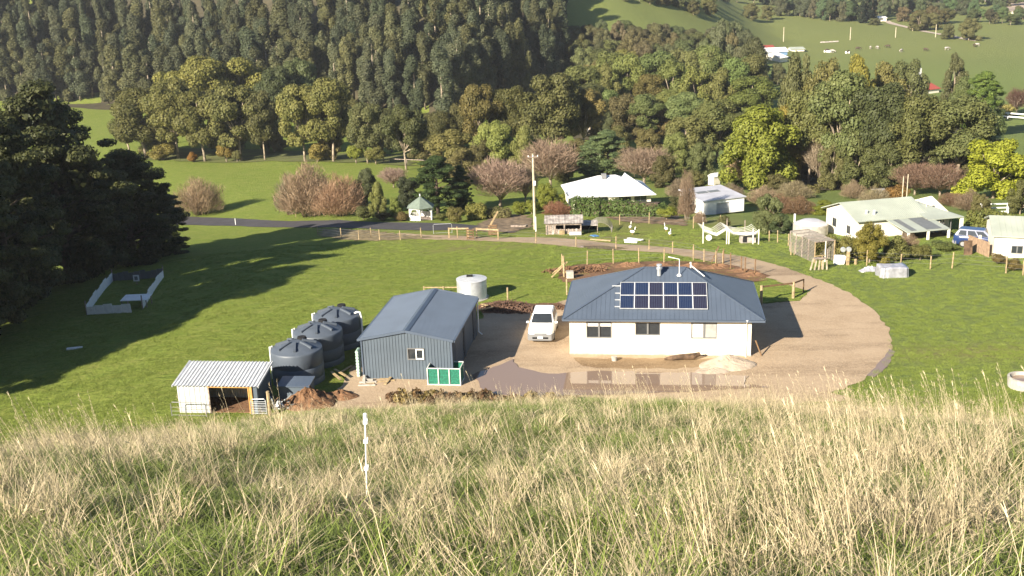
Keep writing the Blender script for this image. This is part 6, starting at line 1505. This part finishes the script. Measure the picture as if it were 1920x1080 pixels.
# dark plants along the front of the shed yard
rl_ = random.Random(3)
cdm = []
for v in range(3):
    rng = np.random.default_rng(50 + v); cl = [(rng.normal() * .16, rng.normal() * .16, rng.uniform(.12, .38), .17, .17, .2) for _ in range(7)]
    V_, F_ = leaves(rng, cl, 120, .11); cdm.append(mesh_np('dark_plant', V_, F_, M['lf_bush']))
for i in range(64):
    u = i / 63; px = 742 + (1022 - 742) * u + rl_.uniform(-4, 4)
    x_ = -7.6 + 11.0 * u + rl_.uniform(-.15, .15); y_ = 60.6 - 1.5 * u + rl_.uniform(-.55, .55)
    o = obj('dark_plant', cdm[i % 3]); o.location = (x_, y_, .02); o.rotation_euler = (0, 0, rl_.uniform(0, 6)); s_ = rl_.uniform(.8, 1.5) * (1 - .35 * u); o.scale = (s_, s_, s_ * .95)
    o.color = rl_.choice([(1.1, .65, .75, 1), (1.3, .85, .85, 1), (.8, .5, .55, 1), (1.5, 1.15, .9, 1)])
    tag(o, 'low purple brown plant in the bed along the shed yard edge', 'plant', 'low purple brown plants along the yard edge')

# ================================================================== GRASS
def blades(rng, n, rad, h, wd, lean, mat, name, bend=.5, seeds=False, dirn=None, segs_=4):
    """a clump of curved tapering blades"""
    V_ = []; F_ = []
    for i in range(n):
        a = rng.uniform(0, 2 * PI); r_ = rad * math.sqrt(rng.random()); p = np.array([r_ * math.cos(a), r_ * math.sin(a), -.03])
        hh = h * rng.uniform(.55, 1.15); b_ = rng.uniform(0, 2 * PI)
        out = np.array([math.cos(b_), math.sin(b_), 0]) * lean * rng.uniform(.2, 1.2)
        if dirn is not None: out = out * .55 + np.array([dirn[0], dirn[1], 0]) * rng.uniform(.3, 1.0)
        side_a = rng.uniform(0, PI); sd = np.array([math.cos(side_a), math.sin(side_a), 0])
        n0 = len(V_); cols = []
        for k in range(segs_):
            t = k / (segs_ - 1); q = p + np.array([0, 0, hh]) * t * (1 - bend * .3 * t) + out * hh * (t * .45 + bend * t * t)
            ww = wd * (1 - .85 * t) * .5
            V_ += [q - sd * ww, q + sd * ww]
        for k in range(segs_ - 1): F_.append((n0 + 2 * k, n0 + 2 * k + 1, n0 + 2 * k + 3, n0 + 2 * k + 2))
        if seeds:
            tip = V_[-1]; dv = V_[-1] - V_[-3]; dv = dv / (np.linalg.norm(dv) + 1e-9)
            for j in range(7):
                c = tip - dv * rng.uniform(-.02, .20); e = dv * rng.uniform(.02, .05) + rng.normal(size=3) * .012; s2 = np.cross(e, rng.normal(size=3)); s2 = s2 / (np.linalg.norm(s2) + 1e-9) * .0032
                m0 = len(V_); V_ += [c - s2, c + s2, c + e + s2 * .3, c + e - s2 * .3]; F_.append((m0, m0 + 1, m0 + 2, m0 + 3))
    me = mesh_np(name, np.array(V_), np.array(F_), mat)
    return bpy.data.objects.new(name, me)

def scatter(name, label, protos, P_, idx, rot, scl):
    col = bpy.data.collections.new(name + '_blades')
    for i, o in enumerate(protos): o.name = '%02d_%s' % (i, o.name); col.objects.link(o)
    me = bpy.data.meshes.new(name); me.vertices.add(len(P_)); me.vertices.foreach_set('co', P_.astype(np.float32).ravel())
    a = me.attributes.new('idx', 'INT', 'POINT'); a.data.foreach_set('value', idx.astype(np.int32))
    a = me.attributes.new('rot', 'FLOAT_VECTOR', 'POINT'); a.data.foreach_set('vector', rot.astype(np.float32).ravel())
    a = me.attributes.new('scl', 'FLOAT_VECTOR', 'POINT'); a.data.foreach_set('vector', scl.astype(np.float32).ravel())
    o = obj(name, me)
    ng = bpy.data.node_groups.new(name, 'GeometryNodeTree')
    ng.interface.new_socket('Geometry', in_out='INPUT', socket_type='NodeSocketGeometry'); ng.interface.new_socket('Geometry', in_out='OUTPUT', socket_type='NodeSocketGeometry')
    N = ng.nodes; L = ng.links
    gi = N.new('NodeGroupInput'); go = N.new('NodeGroupOutput'); ip = N.new('GeometryNodeInstanceOnPoints'); ci = N.new('GeometryNodeCollectionInfo')
    ci.inputs['Collection'].default_value = col; ci.inputs['Separate Children'].default_value = True; ci.inputs['Reset Children'].default_value = True
    L.new(gi.outputs[0], ip.inputs['Points']); L.new(ci.outputs[0], ip.inputs['Instance']); ip.inputs['Pick Instance'].default_value = True
    for nm, ty, sock in (('idx', 'INT', 'Instance Index'), ('rot', 'FLOAT_VECTOR', 'Rotation'), ('scl', 'FLOAT_VECTOR', 'Scale')):
        na = N.new('GeometryNodeInputNamedAttribute'); na.data_type = ty; na.inputs['Name'].default_value = nm
        L.new(na.outputs['Attribute'], ip.inputs[sock])
    L.new(ip.outputs[0], go.inputs[0])
    md = o.modifiers.new('scatter', 'NODES'); md.node_group = ng
    return tag(o, label, 'grass', None, 'stuff')

grn = np.random.default_rng(9)
def cloud(x_, y_, s_, seed):
    q = np.random.default_rng(seed).uniform(0, 6.28, 12)
    return (np.sin(x_ * s_ + q[0] + 1.3 * np.sin(y_ * s_ * .8 + q[1])) + np.sin(y_ * s_ * 1.2 + q[2] + 1.1 * np.sin(x_ * s_ * .7 + q[3])) + .7 * np.sin((x_ + y_) * s_ * 2.1 + q[4]) + .7 * np.sin((x_ - y_) * s_ * 2.6 + q[5])) / 3.4 * .5 + .5
def hillpts(n, y0=3.0, y1=60.0, pw=1.0):
    y_ = y0 + (y1 - y0) * grn.random(n) ** pw; x_ = grn.uniform(-1, 1, n) * (y_ * .56 + 2.5); return x_, y_
WIND = (-.50, -.10)
# rank green undergrowth
mats = M
pr = [blades(grn, 60, .22, .15, .009, 1.1, mats['grass_dark'], 'green_tuft', .9), blades(grn, 55, .2, .21, .009, .9, mats['grass_dark'], 'green_tuft', .8), blades(grn, 60, .24, .12, .009, 1.2, mats['grass_green'], 'green_tuft', 1.0),
      blades(grn, 45, .16, .30, .012, 1.1, mats['grass_green'], 'tall_green_tuft', .9)]
x_, y_ = hillpts(30000, pw=1.15)
keep = y_ < 58.5; x_, y_ = x_[keep], y_[keep]
z_ = hgt(x_, y_); n = len(x_); near = np.clip((10.5 - y_) / 4, 0, 1)
idx = grn.choice([0, 1, 2], n); idx[(grn.random(n) < near * .15)] = 3
s_ = grn.uniform(.7, 1.3, n)
scatter('green_grass', 'rank green grass covering the hillside', pr, np.stack([x_, y_, z_], 1), idx, np.stack([grn.uniform(-.2, .2, n), grn.uniform(-.2, .2, n), grn.uniform(0, 6.28, n)], 1), np.stack([s_, s_, s_], 1))
# dead thatch and straw tufts
pr = [blades(grn, 42, .20, .26, .007, 1.3, mats['grass_dry'], 'straw_tuft', 1.1), blades(grn, 36, .16, .38, .007, .9, mats['grass_dry'], 'straw_tuft', .9), blades(grn, 30, .26, .14, .008, 2.0, mats['grass_dry'], 'flattened_straw', .8),
      blades(grn, 70, .18, .52, .008, .55, mats['grass_dry'], 'straw_tussock', .6)]
x_, y_ = hillpts(30000, pw=1.1)
c_ = cloud(x_, y_, .7, 3) * .5 + cloud(x_, y_, 1.9, 4) * .5
right = np.clip(x_ / (y_ * .5 + 1), -1, 1)
prob = np.clip((c_ - .36) * 3.2, .16, 1) * (.62 + .38 * np.clip((y_ - 7) / 6, 0, 1)) + .12 * np.abs(right)
keep = (grn.random(len(x_)) < prob * np.where(y_ > 13, .36, .55)) & (y_ < 57.5); x_, y_, right = x_[keep], y_[keep], right[keep]
z_ = hgt(x_, y_); n = len(x_); idx = grn.choice([0, 0, 1, 2, 2, 2, 2], n); tus = (grn.random(n) < .07 * (1 + np.abs(right))); idx[tus] = 3
s_ = grn.uniform(.7, 1.35, n)
scatter('dry_grass', 'dead straw coloured grass matted over the hillside', pr, np.stack([x_, y_, z_], 1), idx, np.stack([grn.uniform(-.25, .25, n), grn.uniform(-.25, .25, n), grn.uniform(0, 6.28, n)], 1), np.stack([s_, s_, s_], 1))
# tall seeding stems, leaning left
pr = [blades(grn, 5, .12, 1.0, .008, .25, mats['grass_dry'], 'seed_stems', .25, True, WIND, 6), blades(grn, 8, .18, .85, .007, .35, mats['grass_dry'], 'seed_stems', .35, True, WIND, 6), blades(grn, 3, .08, 1.2, .009, .2, mats['grass_dry'], 'seed_stems', .2, True, WIND, 6),
      blades(grn, 6, .15, .75, .007, .8, mats['grass_dry'], 'bent_stems', .7, True, None, 6)]
x_, y_ = hillpts(26000, pw=.95)
right = x_ / (y_ * .48 + .5)
c_ = cloud(x_, y_, .8, 8)
den = .10 + 1.5 * np.exp(-((right - .6) / .30) ** 2) + .75 * np.exp(-((right + .9) / .22) ** 2) + .5 * np.exp(-((right + .18) / .15) ** 2) * (y_ < 16)
den = den * np.clip((c_ - .30) * 2.6, .05, 1.2) * np.where(y_ > 30, .25, 1) * np.where(y_ < 7, .8, 1)
keep = (grn.random(len(x_)) < den * .62) & (y_ < 50); x_, y_, right = x_[keep], y_[keep], right[keep]
z_ = hgt(x_, y_); n = len(x_); idx = grn.choice([0, 1, 1, 2, 3], n)
s_ = grn.uniform(.6, 1.12, n) * np.where(y_ > 24, .7, 1)
scatter('seeding_grass', 'tall dry seeding grass stems leaning in the wind', pr, np.stack([x_, y_, z_], 1), idx, np.stack([grn.uniform(-.12, .12, n), grn.uniform(-.15, .15, n), grn.uniform(-.7, .7, n)], 1), np.stack([s_, s_, s_], 1))
# short pasture tufts on the paddocks
pr = [blades(grn, 40, .32, .11, .022, 1.2, mats['grass_short'], 'pasture_tuft', .9, segs_=3), blades(grn, 46, .24, .16, .024, .9, mats['grass_short'], 'pasture_tuft', .8, segs_=3)]
n0 = 60000; y_ = 54 + 60 * grn.random(n0) ** 1.2; x_ = grn.uniform(-1, 1, n0) * (y_ * .56)
inv_yard = [(v.x, v.y) for v in yard]
def inmask(xs, ys_, poly):
    c = np.zeros(len(xs), bool); j = len(poly) - 1
    for i in range(len(poly)):
        xi, yi = poly[i]; xj, yj = poly[j]
        t = ((yi > ys_) != (yj > ys_)) & (xs < (xj - xi) * (ys_ - yi) / (yj - yi + 1e-12) + xi); c ^= t; j = i
    return c
road_p = [(v.x, v.y) for v in road]
keep = ~inmask(x_, y_, inv_yard) & ~inmask(x_, y_, road_p) & (cloud(x_, y_, .9, 21) > .38 - .3 * (x_ > 18)) & ~((x_ > -10) & (x_ < 17) & (y_ > 62) & (y_ < 76)) & ~((x_ > -21) & (x_ < -15) & (y_ > 59.5) & (y_ < 63)) & ~((np.hypot(x_ + 14.0, y_ - 64.75) < 1.9) | (np.hypot(x_ + 13.2, y_ - 68.2) < 1.9) | (np.hypot(x_ + 12.4, y_ - 71.5) < 1.9) | (np.hypot(x_ + 3.2, y_ - 81.6) < 1.4))
x_, y_ = x_[keep], y_[keep]; n = len(x_); z_ = hgt(x_, y_); s_ = grn.uniform(.6, 1.2, n)
o = scatter('pasture_grass', 'short green pasture grass around the yard', pr, np.stack([x_, y_, z_], 1), grn.choice([0, 1], n), np.stack([np.zeros(n), np.zeros(n), grn.uniform(0, 6.28, n)], 1), np.stack([s_, s_, s_ * grn.uniform(.6, 1.2, n)], 1))

# electric fence post in the foreground
p = gp(688, 948, 5)
ef = thing('electric_fence_post', 'white plastic tread-in fence post with clips standing in the long grass', 'fence post', p)
s = mpp(p); hh = 182 * s
top = Vector((.055, .0, hh))
MB().tube([(0, 0, -.1), tuple(top * .5), tuple(top)], [.009, .008, .008], 8).build('shaft', M['plastic'], ef)
for u in (.42, .72, .93):
    q = top * u; b = MB(); b.box((q.x, q.y, q.z), (.045, .03, .035)); b.box((q.x + .022, q.y, q.z + .02), (.01, .02, .05)); b.build('wire_clip', M['plastic'], ef)
b = MB(); b.box((top.x, top.y, hh - .02), (.04, .03, .10)); b.build('head', M['plastic'], ef, bevel=.008)
MB().tube([(0, 0, .02), (-.07, -.02, .03)], .008, 6).build('foot_peg', M['plastic'], ef)
for (px, py, h_, lb) in ((247, 796, .55, 'pale short stake at the hill edge left of the zinc shed'), (403, 782, .6, 'thin pale stake in front of the zinc shed doorway'), (957, 735, .6, 'thin stake at the edge of the yard bed')):
    p = gp(px, py + 6, 20); t = tag(MB().tube([(0, 0, -.1), (.02, 0, h_)], .022, 6).build('stake', M['post'], None), lb, 'stake'); t.location = p
